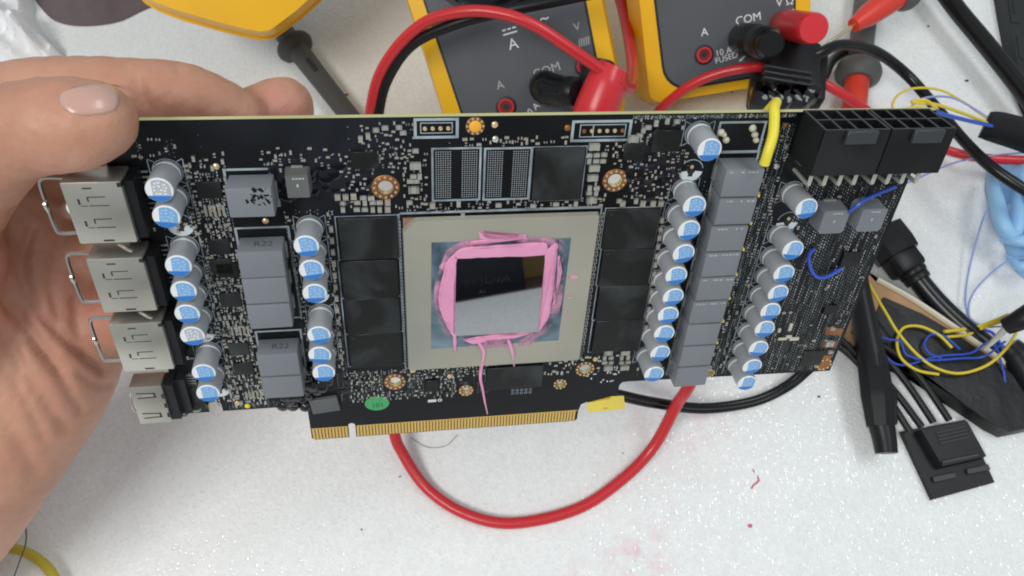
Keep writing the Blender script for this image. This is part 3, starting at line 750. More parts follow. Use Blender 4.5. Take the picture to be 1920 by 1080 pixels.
# ------------------------------------------------------------------ inductors
occupied = [(x-3.6, y-3.6, x+3.6, y+3.6) for x, y in caps]
def side_text(mbx, string, size, x, yface, z, m):     # text standing on the +y side of a block
    q = MB(); q.text(string, size, (0, 0), 0, m)
    mbx.add([(x+a, yface, z-b) for a, b, c in q.v], q.f, m)
lri = random.Random(21)
def inductor(x0, x1, y0, y1, h, light, mark=None, cham=0.35):
    mb = MB(); w, d = x1-x0, y1-y0
    mb.rbox((0, 0, h/2+0.1), (w, d, h-0.2), cham, 'ferrite', 2)
    for s in (-1, 1): mb.box((s*(w/2+0.16), 0, 0.6), (0.3, d*0.55, 1.2), 'tin')
    o = mb.build('inductor', card, ((x0+x1)/2+lri.uniform(-.16, .16), (y0+y1)/2+lri.uniform(-.06, .06), 0.02)); o.rotation_euler = (lri.uniform(-.008, .008), lri.uniform(-.012, .012), lri.uniform(-.012, .012))
    occupied.append((x0-.6, y0-.6, x1+.6, y1+.6))
    if light or mark:
        t = MB()
        if light:
            xx = -w/2+1.0
            r = random.Random(int(y0*10))
            while xx < w/2-1.2:
                L = r.uniform(0.3, 0.9)
                if r.random() < 0.72: t.quad((xx+L/2, d/2-0.75), (L, 0.42), 'ferrite_mark', 0, h+0.004)
                xx += L+r.uniform(0.12, 0.5)
        if mark:
            side_text(t, mark, 3.0, 0.6, d/2+0.012, h*0.52, 'ferrite_dark_mark')
        t.build('inductor_marking', o)
    return o
for i in range(9): inductor(112.3, 122.7, 87.9-8.52*i, 87.9-8.52*i+7.95, 7.0, i < 6)
inductor(-9.7, 0.7, 86.3, 94.2, 7.0, False)
for y0, mk in ((68.6, 'R22'), (60.3, None), (52.0, None), (34.7, 'R22'), (26.1, None)): inductor(-10.0, 0.9, y0, y0+7.95, 7.0, False, mk)
def chamfered(x0, x1, y0, y1, h, c=0.9, m='ferrite'):
    w, d = (x1-x0)/2, (y1-y0)/2
    mb = MB(); mb.prism([(-w+c, -d), (w-c, -d), (w, -d+c), (w, d-c), (w-c, d), (-w+c, d), (-w, d-c), (-w, -d+c)], 0.1, h, m, inset=0.35)
    for s in (-1, 1): mb.box((0, s*(d+0.15), 0.4), (w*0.9, 0.35, 0.8), 'tin')
    o = mb.build('inductor', card, ((x0+x1)/2, (y0+y1)/2, 0.02))
    t = MB()
    for k in range(4): t.quad((-0.8+k*0.75, d-1.3), (0.5, 0.45), 'ferrite_mark', 0, h+0.006)
    t.quad((0, 0.2), (0.5, 0.8), 'ferrite_mark', 0, h+0.006)
    t.build('inductor_marking', o)
    occupied.append((x0, y0, x1, y1))
chamfered(144.0, 152.2, 74.0, 82.0, 5.4); chamfered(155.2, 163.4, 74.2, 82.2, 5.4)
a = B(536, 345, 4.0); b = B(584, 368, 4.0)
chamfered(a[0]-0.3, b[0], b[1]-0.6, a[1]+2.6, 4.0, 0.35, 'ferrite_dark')
t = MB()
for i in range(1, 8): t.box((123.3, 87.9-8.52*i+8.2, 4.5), (0.5, 0.7, 3.5), 'yellow_tape')
t.build('yellow_strip', card)

# ------------------------------------------------------------------ video ports
def display_port(yc):
    mb = MB(); x0, x1, h = -44.0, -31.2, 8.0; w = x1-x0; d = 16.4
    mb.rbox((0, 0, h/2+0.15), (w, d, h-0.3), 0.5, 'nickel', 2)
    o = mb.build('display_port', card, ((x0+x1)/2, yc, 0.05))
    s = MB(); z = h+0.012
    s.quad((-1.0, 6.6), (2.0, 0.42), 'slot', 0, z)
    for v in (3.2, -2.6):
        s.quad((0.4, v+1.15), (3.9, 0.26), 'slot', 0, z); s.quad((0.6, v-1.1), (4.2, 0.26), 'slot', 0, z)
        s.quad((-1.5, v+0.55), (0.34, 1.2), 'slot', 0, z); s.quad((-3.5, v), (0.5, 1.5), 'slot', 0, z)
        s.quad((-2.6, v-1.1), (1.5, 0.2), 'slot', 0, z)
    s.quad((0.3, -7.3), (2.4, 0.5), 'slot', 0, z)
    tag(s.build('spring_slot', o), kind='stuff')
    r = MB(); r.box((w/2+1.1, 0, 3.4), (2.2, d-1.2, 6.8), 'black_plastic'); r.box((w/2-0.4, d/2-0.9, h-0.6), (1.0, 1.0, 1.4), 'meter_dark')
    for k in range(10): r.box((w/2+2.9, -6.3+k*1.4, 0.18), (1.7, 0.4, 0.3), 'tin')
    r.build('port_housing', o)
    l = MB()
    l.box((-w/2-0.1, 0, h/2), (0.25, d-2.4, h-2.6), 'slot')
    l.build('port_opening', o)
    g = MB()
    g.tube([(-w/2+0.2, 6.9, 3.6), (-w/2-4.6, 7.0, 3.4), (-w/2-6.0, 5.6, 3.3), (-w/2-6.2, 0, 3.3), (-w/2-6.1, -6.4, 3.3), (-w/2-5.0, -7.8, 3.4), (-w/2+0.2, -7.5, 3.6)], 0.5, 'loop_metal', 6, nsp=4)
    g.tube([(-w/2-6.2, 1.5, 3.5), (-w/2-6.0, 0.4, 4.2), (-w/2-6.3, -2.0, 3.5)], [0.3, 0.7, 0.3], 'loop_metal', 6)
    g.build('front_spring_loop', o)
    occupied.append((x0, yc-9, x1+4, yc+9))
    return o
p0 = display_port(89.2); copy_part(p0, card, (-37.6, 68.6, 0.05)); copy_part(p0, card, (-37.6, 48.5, 0.05))
occupied += [(-46, 59, -27, 78), (-46, 39, -27, 58)]
for yy in (79.0, 58.4):          # bent ground legs between the ports
    t = MB(); t.box((-38, yy, 2.0), (12, 1.2, 3.8), 'black_plastic'); t.tube([(-36, yy+1.2, 7), (-34.5, yy, 7.4), (-33.5, yy-1.0, 7)], 0.4, 'nickel', 6); t.build('port_spacer', card)
mb = MB(); h = 6.2
mb.rbox((0, 0, h/2+.1), (8.6, 14.4, h-.2), 0.45, 'nickel', 2)
hd = mb.build('hdmi_port', card, (-41.0, 25.7, 0.05))
s = MB(); z = h+0.012
for v in (3.9, -3.9):
    s.quad((-0.5, v+0.8), (4.6, 0.4), 'slot', -0.06, z); s.quad((-0.2, v-0.8), (5.0, 0.4), 'slot', 0.06, z); s.quad((1.9, v), (0.6, 1.9), 'slot', 0, z)
    s.quad((0.2, v), (3.0, 0.5), 'nickel', 0, z+0.01)
for v in (3.2, -0.4, -4.2): s.quad((4.1, v), (1.0, 1.7), 'slot', 0, z)
tag(s.build('spring_slot', hd), kind='stuff')
r = MB(); r.box((5.6, 0, 2.8), (2.6, 13.4, 5.4), 'black_plastic'); r.box((8.2, 0, 1.6), (2.6, 12.5, 3.2), 'meter_dark')
for k in range(12): r.box((10.6, -5.5+k, 0.5), (2.4, 0.42, 0.9), 'tin')
r.tube([(6.5, -6.6, 5), (7.6, -7.4, 3.5), (7.4, -7.6, 0.4)], 0.4, 'nickel', 6); r.tube([(9.6, -6.4, 3), (11, -7.2, 2), (11.6, -7.0, .3)], 0.4, 'nickel', 6)
r.build('port_housing', hd)
l = MB(); l.box((-4.36, 0, 3.2), (0.2, 12.4, 3.8), 'slot'); l.tube([(-4.4, 6.9, 3), (-4.9, 0, 6.0), (-4.6, -7, 2.6), (-4.2, -9.8, 1.0)], 0.25, 'nickel', 6)
l.build('port_opening', hd)
occupied.append((-46, 17, -28, 34))
chip(-29.6, 22.5, 3.0, 9.5, 1.6, 'port_filter_chip', False)

# ------------------------------------------------------------------ eight-pin power sockets
def power_socket(x0):
    w, H, y0, y1, ym = 17.4, 12.0, 96.4, 108.7, 103.2
    mb = MB(); wl = 0.75
    mb.box((w/2, (ym-y0)/2, H/2), (w, ym-y0, H), 'black_plastic')
    L = y1-ym; yc = ym-y0+L/2
    mb.box((w/2, yc, wl/2), (w, L, wl), 'black_plastic'); mb.box((w/2, yc, H-wl/2), (w, L, wl), 'black_plastic'); mb.box((w/2, yc, H/2), (w-0.1, L-0.02, wl*0.8), 'black_plastic')
    for k in range(5): mb.box((wl/2+k*(w-wl)/4, yc-0.01*k, H/2), (wl, L-0.03, H-0.02), 'black_plastic')
    o = mb.build('power_socket', card, (x0, y0, 0.1))
    rim = MB()
    for k in range(5): rim.box((wl/2+k*(w-wl)/4, y1-y0+0.05, H/2), (wl*0.8, 0.12, H-0.2), 'latch')
    for k in range(3): rim.box((w/2, y1-y0+0.06, wl/2+k*(H-wl)/2), (w-0.2, 0.12, wl*0.75), 'latch')
    rim.build('socket_rim', o)
    la = MB(); la.rbox((w*0.56, 10.7, H+0.5), (8.2, 3.4, 1.2), 0.2, 'latch', 1); la.build('latch', o)
    for row, (zz, ye) in enumerate(((8.6, -4.6), (3.2, -1.6))):
        for k in range(4):
            p = MB(); x = wl/2+(k+0.5)*(w-wl)/4
            p.tube([(x, 0.2, zz), (x, ye+0.8, zz), (x, ye+0.15, zz-0.25), (x, ye, zz-1.0), (x, ye, 0)], 0.55, 'pin_metal', 6, nsp=3)
            p.build('pin', o)
    occupied.append((x0-.5, y0-9, x0+w+.5, y1))
    return o
power_socket(132.3); power_socket(150.1)
# black liquid tape by the socket end, and beside the short contact row
def lump(cx, cy, pts, m='goo', name='liquid_tape', fl=1.0):
    mb = MB()
    for x, y, z, r in pts:
        mb.lathe([(r, 0), (r*.95, r*.35*fl), (r*.7, r*.62*fl), (r*.3, r*.75*fl), (0.02, r*.78*fl)], m, (x, y, z), 10)
    return mb.build(name, card, (cx, cy, 0))
lr = random.Random(5)
lump(164, 95, [(lr.uniform(-6, 6), lr.uniform(-1.6, 1.2)+0.0, lr.uniform(0, 6), lr.uniform(1.0, 2.0)) for k in range(26)])
lump(-2.5, 17.6, [(lr.uniform(-5, 3.5), lr.uniform(-3.0, 3.0), lr.uniform(-1, 0.6), lr.uniform(0.9, 2.0)) for k in range(30)])
lump(5, 25, [(lr.uniform(-4, 3), lr.uniform(-4, 6), 0, lr.uniform(1.0, 2.4)) for k in range(16)])
lump(14, 22, [(lr.uniform(-3, 4), lr.uniform(-3, 3), 0, lr.uniform(0.9, 2.0)) for k in range(12)], 'flux', 'flux_residue', 0.14)
lump(14, 92, [(lr.uniform(-13, 10), lr.uniform(-5, 5), -0.05, lr.uniform(1.2, 3.4)) for k in range(46)], 'flux', 'flux_residue', 0.14)
lump(94, 94, [(lr.uniform(-4, 8), lr.uniform(-9, 8), -0.05, lr.uniform(1.2, 3.2)) for k in range(36)], 'flux', 'flux_residue', 0.14)
# smear over the upper left inductor
mb = MB()
for k in range(30):
    mb.quad((lr.uniform(-0.5, 5), lr.uniform(-0.4, 3.8)), (lr.uniform(.3, 1.5), lr.uniform(.2, .9)), 'flux', lr.uniform(0, 3), 7.03+k*0.002)
mb.build('flux_smear', card, (-4.8, 90, 0.0))

# ------------------------------------------------------------------ small surface parts
def two_terminal(mb, c, l, w, h, rz, body, term='tin', tl=0.28):
    ca, sa = math.cos(rz), math.sin(rz)
    mb.box((c[0], c[1], h/2), (l*(1-2*tl)+0.02, w*0.96, h*0.94), body, rz, nobottom=True)
    for s in (-1, 1):
        o = s*(l/2-l*tl/2)
        mb.box((c[0]+o*ca, c[1]+o*sa, h/2), (l*tl, w, h), term, rz, nobottom=True)
kinds = {}
def big_part(px, py, l, w, h, rz, body, name='ceramic_capacitor'):
    x, y = B(px, py, h)
    key = (l, w, h, body)
    if key not in kinds:
        mb = MB(); two_terminal(mb, (0, 0), l, w, h, 0, body); kinds[key] = mb.mesh(name)
    o = bpy.data.objects.new(name, kinds[key]); COL.objects.link(o); o.parent = card
    o.location = (x*S, y*S, 0.0003); o.rotation_euler = (0, 0, rz)
    occupied.append((x-l/2-.2, y-w/2-.2, x+l/2+.2, y+w/2+.2))
BIG = [(1115, 277, 'b'), (1115, 317, 'b'), (1112, 335, 'b'), (1110, 377, 'b'), (779, 313, 'b'), (776, 358, 'b'), (1141, 663, 'b'), (1173, 663, 'b'), (1141, 692, 'b'), (1172, 691, 'b'), (1188, 262, 'b')]
for px, py, _ in BIG: big_part(px, py, 2.7, 1.7, 1.1, 0, 'mlcc_pale')
SM = [(1105, 292), (1119, 292), (1133, 291), (1105, 303), (1118, 303), (1131, 303), (1106, 354), (1119, 354), (1105, 363), (1118, 363), (775, 332), (787, 332), (769, 341), (781, 341), (768, 381), (779, 284),
      (681, 372), (696, 373), (643, 382), (670, 381), (684, 381), (699, 381), (712, 381), (643, 394), (669, 394), (684, 394), (699, 394), (712, 394),
      (1134, 672), (1146, 672), (1166, 672), (1178, 671), (1134, 681), (1146, 681), (1166, 681), (1178, 680),
      (690, 256), (705, 245), (722, 241), (748, 240), (756, 250), (676, 262), (1200, 255), (1207, 245), (1216, 240), (1231, 232), (1252, 228), (1270, 229), (1162, 378), (1193, 378), (860, 384), (868, 404), (935, 386), (1000, 387), (1043, 384), (1080, 383)]
for px, py in SM: big_part(px, py, 1.55, 1.05, 0.7, random.choice([0, 0, math.pi/2]), 'mlcc_pale')
for px, py in [(633, 371), (648, 371), (663, 370), (727, 381), (727, 394), (811, 387), (1168, 383), (1206, 383), (1225, 383), (1240, 383)]: big_part(px, py, 1.6, 1.4, 0.8, math.pi/2, 'mlcc')
# brown strip of parts between the right-hand memory and the capacitors, and left of the left-hand memory
for py0, n, xa, ya, xb, yb in ((0, 14, 1243, 405, 1208, 640), (0, 12, 620, 420, 640, 680)):
    for k in range(n):
        f = (k+0.5)/n
        big_part(xa+(xb-xa)*f, ya+(yb-ya)*f, 1.7, 1.0, 0.7, math.pi/2, 'mlcc', 'ceramic_capacitor')
occupied += [(30, 28, 83, 82), (13, 29.5, 30.5, 82), (84, 29.8, 102, 82), (38, 85, 77, 100), (63-9, 17, 72, 27), (35.5, 18, 39.8, 23.4), (34.4, 102.6, 44.8, 107.8), (72.8, 101, 87.8, 106.7), (0, -1, 98, 12)]
for (c, r), r1 in zip(holes, (3.5, 3.35, 3.3, 3.05, 2.3, 2.15, 1.7, 2.6)): occupied.append((c[0]-r1-.3, c[1]-r1-.3, c[0]+r1+.3, c[1]+r1+.3))
occupied.append((46.3, 103, 51.4, 108.2))
def free(x, y, m=0.3):
    for a, b, c, d in occupied:
        if a-m < x < c+m and b-m < y < d+m: return False
    return True
smd = MB(); dash = MB()
PAL = {'mix': ['resistor', 'resistor', 'mlcc', 'mlcc_pale', 'mlcc'], 'pale': ['mlcc_pale', 'mlcc_pale', 'mlcc', 'resistor'], 'dark': ['resistor', 'resistor', 'resistor', 'mlcc']}
def scatter(x0, y0, x1, y1, n, pal, lmin=0.9, lmax=1.5, ang=(0, math.pi/2)):
    placed = []
    for _ in range(n*3):
        if len(placed) >= n: break
        x, y = rng.uniform(x0, x1), rng.uniform(y0, y1)
        if not free(x, y) or any(abs(x-a) < 0.95 and abs(y-b) < 0.85 for a, b in placed): continue
        placed.append((x, y)); l = rng.uniform(lmin, lmax)
        two_terminal(smd, (x, y), l, l*0.55, l*0.4, ang[rng.integers(len(ang))], PAL[pal][rng.integers(len(PAL[pal]))], 'tin' if rng.random() < 0.4 else 'solder')
def vias(x0, y0, x1, y1, pitch, p, dens=0.8, asp=1.9, size=0.34, ms=('via_a', 'via_b', 'via_b', 'via_c'), rz0=1.57):
    x = x0; c = 0
    while x < x1:
        y = y0+(0.5*pitch if c % 2 else 0)+rng.uniform(0, .25)*pitch; xx = x; run = 0; m = ms[0]
        while y < y1:
            if run <= 0: run = rng.integers(2, 9); m = ms[rng.integers(len(ms))]; xx = x+rng.normal(0, .07); skip = rng.random() > dens
            run -= 1
            if not skip and free(xx, y, 0.0):
                s = size*rng.uniform(0.85, 1.12)
                dash.quad((xx+rng.normal(0, .03), y+rng.normal(0, .05)), (s*asp*rng.uniform(.7, 1.2), s), m, rz0+rng.normal(0, .06), 0.022+rng.uniform(0, .004))
            y += pitch
        x += pitch*p; c += 1
# power stage column on the left
scatter(-21, 17.5, -11.2, 84, 300, 'mix', .8, 1.3, (math.pi/2, math.pi/2, 0))
vias(-21, 16.5, -10.8, 95, 0.9, 0.8, 0.55, 2.0, 0.28)
scatter(-30, 18, -19.5, 104, 90, 'mix', .8, 1.2)
vias(-28.5, 17, -19.5, 104, 1.1, 1.0, 0.6, 1.4, 0.26)
scatter(-19, 84, -9.5, 100, 40, 'mix', .8, 1.3)
for yy in (84.5, 46.2, 21.5):     # tan comb of resistors
    for k in range(5):
        two_terminal(smd, (-16.6+k*1.05, yy), 3.0, 0.62, 0.5, math.pi/2, 'mlcc' if k % 2 else 'mlcc_pale', 'tin', 0.2)
scatter(-8, 16.5, 1, 24, 26, 'mix'); vias(-22, 16.0, -4, 18.2, 0.9, 1, 0.9, 1.0, 0.4)
scatter(2.2, 26, 4.0, 82, 40, 'mix', .7, 1.0); scatter(10.8, 26, 13.6, 84, 40, 'mix', .7, 1.1, (math.pi/2,))
vias(1.8, 26, 13.4, 84, 1.0, 0.9, 0.5, 1.8, 0.26)
# around the processor
scatter(16, 84, 37.5, 99, 120, 'pale', .6, 1.0); scatter(22, 97.5, 34.2, 107, 60, 'pale', .6, 1.0); scatter(-2, 95, 14, 101, 22, 'mix', .7, 1.1)
scatter(13, 23.5, 58, 28.2, 190, 'pale', .5, .9); scatter(13, 15.5, 47, 24, 210, 'pale', .5, .9); vias(10, 16, 56, 28, 0.75, 0.9, 0.6, 1.2, 0.26)
scatter(72, 22, 96, 29.5, 34, 'pale', .8, 1.3); scatter(45, 100.6, 72, 102.6, 26, 'mix', .8, 1.2); scatter(78, 84, 104, 101, 110, 'pale', .6, 1.0); scatter(87.5, 101, 104, 107, 36, 'pale', .6, 1.0)
scatter(30.2, 82.2, 84, 84.8, 40, 'dark', .8, 1.2)
for k in range(60): two_terminal(smd, (83.4, 30.5+k*0.84), 0.9, 0.5, 0.4, 0 if k % 3 else math.pi/2, 'resistor', 'tin'); 
for k in range(44): two_terminal(smd, (30.0, 31+k*1.12), 0.8, 0.45, 0.35, math.pi/2, 'resistor', 'silk')
scatter(102.2, 20, 110.5, 84, 60, 'mix', .7, 1.1); vias(101.5, 18, 112, 100, 1.1, 1.0, 0.5, 1.5, 0.24)
# the dense field of via dashes on the right
vias(123.8, 17, 133, 105, 0.86, 0.80, 0.85, 1.7, 0.31); vias(138.5, 16.6, 169.2, 73.5, 1.02, 0.80, 0.88, 1.75, 0.33)
vias(138.5, 73, 169, 95, 1.0, 0.8, 0.75, 1.8, 0.3); scatter(124, 18, 132.5, 104, 90, 'dark', .8, 1.4, (math.pi/2,)); scatter(139, 17, 168, 92, 60, 'dark', .7, 1.1, (math.pi/2, 0))
vias(88, 106.9, 131, 107.7, 0.62, 0.62, 1.0, 1.0, 0.42, rz0=0); vias(-34, 98, 60, 107, 3.0, 1.6, 0.25, 1.0, 0.3)
tag(smd.build('small_parts', card, (0, 0, 0.003)), kind='stuff')
tag(dash.build('solder_vias', card, (0, 0, 0.0)), kind='stuff')
# stripped copper corner lower right
cc = MB()
def cq(px, z, m): q = poly(px, z); cc.add([(x, y, z) for x, y in q], [(3, 2, 1, 0)], m)
cq([(1550, 613), (1581, 617), (1577, 629), (1546, 628)], 0.05, 'copper'); cq([(1543, 639), (1571, 640), (1566, 652), (1540, 652)], 0.05, 'copper')
cq([(1545, 666), (1560, 667), (1551, 690), (1535, 690)], 0.05, 'copper'); cq([(1526, 655), (1541, 658), (1534, 690), (1527, 690)], 0.055, 'mlcc')
cc.build('copper_pad', card)
for px, py in ((1557, 646), (1562, 618), (1558, 662)):
    big_part(px, py, 2.6 if py == 646 else 1.6, 2.0 if py == 646 else 1.0, 0.9, 0.0, 'mlcc_pale')
for p in [(1478, 630, 2.0, 1.1), (1488, 634, 3.2, 1.2), (1466, 634, 3.0, 0.9), (1481, 612, 1.0, 3.0), (1460, 618, 1.0, 1.6)]:
    c = B(p[0], p[1]); t = MB(); t.rbox((0, 0, 0.35), (p[2], p[3], 0.7), 0.25, 'ivory', 2); t.build('lacquer_drop', card, (c[0], c[1], 0))

# stickers and stray pads on the board
st = MB(); c = B(707, 758); st.disc((0, 0), 3.7, 0.05, 'green_label', 28, 3.0); st.text('101', 2.6, (0.2, -0.9), 0.06, 'ink', 0.05); st.build('green_sticker', card, (c[0], c[1]+.4, 0.01))
gl = MB(); c = B(609, 760, 1); gl.rbox((0, 0, 0.7), (8.2, 5.6, 1.3), 0.12, 'grey_label', 1); o = gl.build('foam_pad', card, (c[0], c[1], 0.02)); o.rotation_euler = (0, 0, 0.12)
yt = MB(); q = poly([(1101, 756), (1146, 748), (1146, 744), (1170, 743), (1172, 767), (1146, 770), (1102, 774)], 0.3)
yt.prism(q, 0.02, 0.22, 'yellow_tape'); yt.disc(B(1136, 766, 0.3), 1.0, 0.226, 'red_stain', 10, 0.5); o = yt.build('yellow_tape', card)

# ------------------------------------------------------------------ wires soldered to the card
def board_tube(name, pts, r, m, parent=card, seg=8):
    mb = MB(); mb.tube(pts, r, m, seg); return mb.build(name, parent)
board_tube('blue_jumper_wire', [B3(1528, 466, 0.6), B3(1517, 478, 1.2), B3(1519, 500, 1.2), B3(1530, 518, 1.2), B3(1546, 520, 1.2), B3(1562, 513, 1.2), B3(1578, 503, 0.5)], 0.55, 'blue_enamel')
board_tube('blue_jumper_wire', [B3(1586, 402, 4.0), B3(1600, 391, 6.5), B3(1624, 374, 6.5), B3(1650, 362, 3.5), B3(1678, 351, 0.6)], 0.5, 'blue_enamel')
c = B3(1450, 212, 0)
board_tube('yellow_jumper_wire', [(126.0, 105.5, -6.0), (126.0, 109.6, -2.8), B3(1452, 202, 1.5), B3(1452, 225, 4.5), B3(1449, 255, 7.5), B3(1440, 285, 9.0), B3(1433, 308, 9.0)], [1.3]*7, 'yellow_rubber', seg=12)

# ------------------------------------------------------------------ multimeters
def nz(v): return v/np.linalg.norm(v)
def meter_axes(yaw, ncam):
    n = nz(np.array(ncam, float)); a = np.array([-math.sin(yaw), -math.cos(yaw), 0.0])
    up = nz(a-n*(a@n)); rt = np.cross(up, n)
    return c2w(rt), c2w(up), c2w(n)
def meter_outline(w0, w1, L, r=9.0, r2=7.0):
    """rounded outline, width w0 at the lower end and w1 further up"""
    p = []
    def arc(cx, cy, rr, a0, a1, n=6):
        for k in range(n+1):
            a = math.radians(a0+(a1-a0)*k/n); p.append((cx+rr*math.cos(a), cy+rr*math.sin(a)))
    arc(-w0/2+r, r, r, 180, 270); arc(w0/2-r, r, r, 270, 360)
    arc(w1/2-r2, L-r2, r2, 0, 90); arc(-w1/2+r2, L-r2, r2, 90, 180)
    return p
A_, C_, V_ = (-11.5, 22.0), (7.0, 26.5), (26.0, 29.5)
def multimeter(axes, anchor_w, label, texts, w0=82, w1=86, L=167, D=40):
    rt, up, n = axes
    o_w = anchor_w-rt*A_[0]-up*A_[1]                 # world point of the lower end on the face
    e = empty('multimeter', o_w-n*D, (rt, up, n))
    tag(e, label, 'multimeter', 'yellow multimeters behind the card')
    mb = MB(); out = meter_outline(w0, w1, L)
    mb.prism([(x*0.97, y*0.97+2) for x, y in out], 0, D*0.55, 'meter_yellow', inset=-1.5)
    mb.prism(meter_outline(w0+1.5, w1+1.5, L+1), D*0.55, D+1.2, 'meter_yellow', inset=3.2)
    mb.build('holster', e)
    f = MB(); inn = [(x, y+8) for x, y in meter_outline(w0-20, w1-15, L-14, 12, 7)]
    f.prism([(x*1.016, (y-8)*1.004+7.4) for x, y in inn], D-4, D+1.45, 'meter_dark')
    f.prism(inn, D-4, D+2.0, 'meter_grey', inset=0.5); face = f.build('face_plate', e)
    z = D+2.0
    for c in (A_, C_, V_):
        j = MB(); cx, cy = c
        j.lathe([(4.6, 0), (4.6, 0.35), (3.5, 0.5)], 'meter_dark', (cx, cy, z), 24, caps=False)
        j.lathe([(3.6, 0.1), (3.5, 1.0), (2.7, 1.0), (2.6, 0.15)], 'red_plastic' if c != C_ else 'meter_dark', (cx, cy, z), 24, caps=False)
        j.disc((cx, cy), 2.75, z+0.16, 'red_dark' if c != C_ else 'ink', 20)
        j.disc((cx, cy), 1.3, z+0.2, 'ink', 14); j.build('jack', e)
    d = MB(); dc = (-1.0, 87.0)
    d.lathe([(28, 0), (28, 0.35)], 'meter_dark', (dc[0], dc[1], z), 48)
    d.lathe([(25.5, 0.3), (25, 4.5), (23.5, 5.5), (0.2, 5.5)], 'dial', (dc[0], dc[1], z), 48, caps=False)
    for k in range(36):
        a = k*math.pi/18; d.box((dc[0]+25.3*math.cos(a), dc[1]+25.3*math.sin(a), z+2.4), (1.2, 1.6, 4), 'dial', a)
    dial = d.build('rotary_dial', e)
    kb = MB(); kb.rbox((dc[0], dc[1], z+9.5), (11, 44, 9), 2.5, 'dial', 2); kb.build('knob', dial)
    lc = MB(); lc.rbox((0, 132, z), (w0-32, 40, 1.4), 0.6, 'lcd', 1); lc.build('display', e)
    t = MB()
    for s, size, c, m, r in texts:
        t.text(s, size, c, z+0.03, m, r)
    # dashes and bar of the direct current sign, the hooked line under the fuse rating
    if len(texts) and texts[0][0] == 'A':
        pass
    return e, t, z
NM = (0.0, 0.36, -0.93)
ax1 = meter_axes(math.radians(14.5), NM)
m1, t1, z1 = multimeter(ax1, W(949, 199, 338), 'yellow and grey multimeter straight behind the card with a right-angled red plug',
    [('A', 5.2, (A_[0], A_[1]+9.5), 'print_grey', 0), ('COM', 5.4, (C_[0]+2.6, C_[1]+5.6), 'print_grey', 0.06), ('10 A', 4.0, (A_[0]+10.5, A_[1]-4.6), 'print_white', 0.5),
     ('A', 6.4, (-1.5, 46.5), 'print_white', 0), ('A', 6.4, (14.0, 47.5), 'print_white', 0), ('V', 4.6, (26.5, 46.0), 'print_grey', 0), ('\u03a9', 5.0, (21.0, 39.0), 'print_grey', 0), ('Hz', 4, (25.5, 62.0), 'print_yellow', 0), ('F', 4, (19, 65), 'print_yellow', 0)])
t1.quad((-1.5, 51.2), (6.2, 0.7), 'print_white', 0, z1+.03)
for k in range(3): t1.quad((-3.7+k*2.2, 53.0), (1.6, 0.7), 'print_white', 0, z1+.03)
t1.text('~', 7, (14, 53.2), z1+.03, 'print_white')
for k in range(5): t1.quad((26.0+k*1.0, 39.4), (0.45, 3.4), 'print_grey', -0.2, z1+.03)
t1.quad((20, 14.4), (5, 0.7), 'print_white', 0.6, z1+.03); tag(t1.build('panel_print', m1), kind='stuff')
ax2 = meter_axes(math.radians(8.5), NM)
m2, t2, z2 = multimeter(ax2, W(1318, 102, 362), 'yellow and grey multimeter with straight red and black plugs, marked 10 A FUSED',
    [('A', 5.0, (A_[0]+1.0, A_[1]+10.0), 'print_white', 0.0), ('COM', 5.2, (C_[0]+3.0, C_[1]+8.2), 'print_white', 0.06), ('V \u03a9', 5.0, (V_[0]+1.0, V_[1]+10.0), 'print_white', 0), ('10 A', 4.0, (A_[0]+9.2, A_[1]-0.2), 'print_white', 0.10),
     ('FUSED', 3.8, (A_[0]+10.4, A_[1]-3.2), 'print_white', 0.14), ('Auto', 4.4, (-15, 50.5), 'print_white', 0.0)])
t2.line((A_[0]+1, A_[1]-9.2), (A_[0]+4.5, A_[1]-8.8), 0.7, z2+.03, 'print_white'); t2.line((A_[0]+16.5, A_[1]-5.6), (A_[0]+22, A_[1]-1.5), 0.7, z2+.03, 'print_white')
for k in range(4): t2.quad((V_[0]-1.5+k*2.0, V_[1]+6.0), (1.2, 0.5), 'print_white', 0.1*k, z2+.03)
tag(t2.build('panel_print', m2), kind='stuff')
# third meter lies on its face: only its yellow back shows
ax3 = meter_axes(math.radians(58), (0.26, 0.32, -0.91))
def third_meter():
    rt, up, n = ax3
    o_w = W(492, 60, 335)
    def pl(px, py):
        r = ray(px, py); p = CAM+r*(((o_w-CAM)@n)/(r@n))-o_w
        return (p@rt, p@up)
    e = empty('multimeter', o_w-n*40, (rt, up, n))
    tag(e, 'yellow multimeter seen from its plain back at the top edge, beside white tissue', 'multimeter', 'yellow multimeters behind the card')
    out = [pl(*q) for q in ((236, -30), (258, 0), (285, 16), (330, 33), (400, 53), (455, 67), (490, 73), (512, 69), (528, 58), (565, 30), (600, -2), (690, -90), (560, -420), (60, -330), (180, -80))]
    mb = MB(); mb.prism([(x*0.98, y*0.98) for x, y in out], 0, 24, 'meter_yellow', inset=-1.2); mb.prism(out, 24, 40, 'meter_yellow', inset=3)
    mb.build('holster', e)
    f = MB(); c = np.mean(out, axis=0); f.prism([(c[0]+(x-c[0])*.8, c[1]+(y-c[1])*.8) for x, y in out], -2.5, 0.5, 'meter_grey'); f.build('face_plate', e)
third_meter()

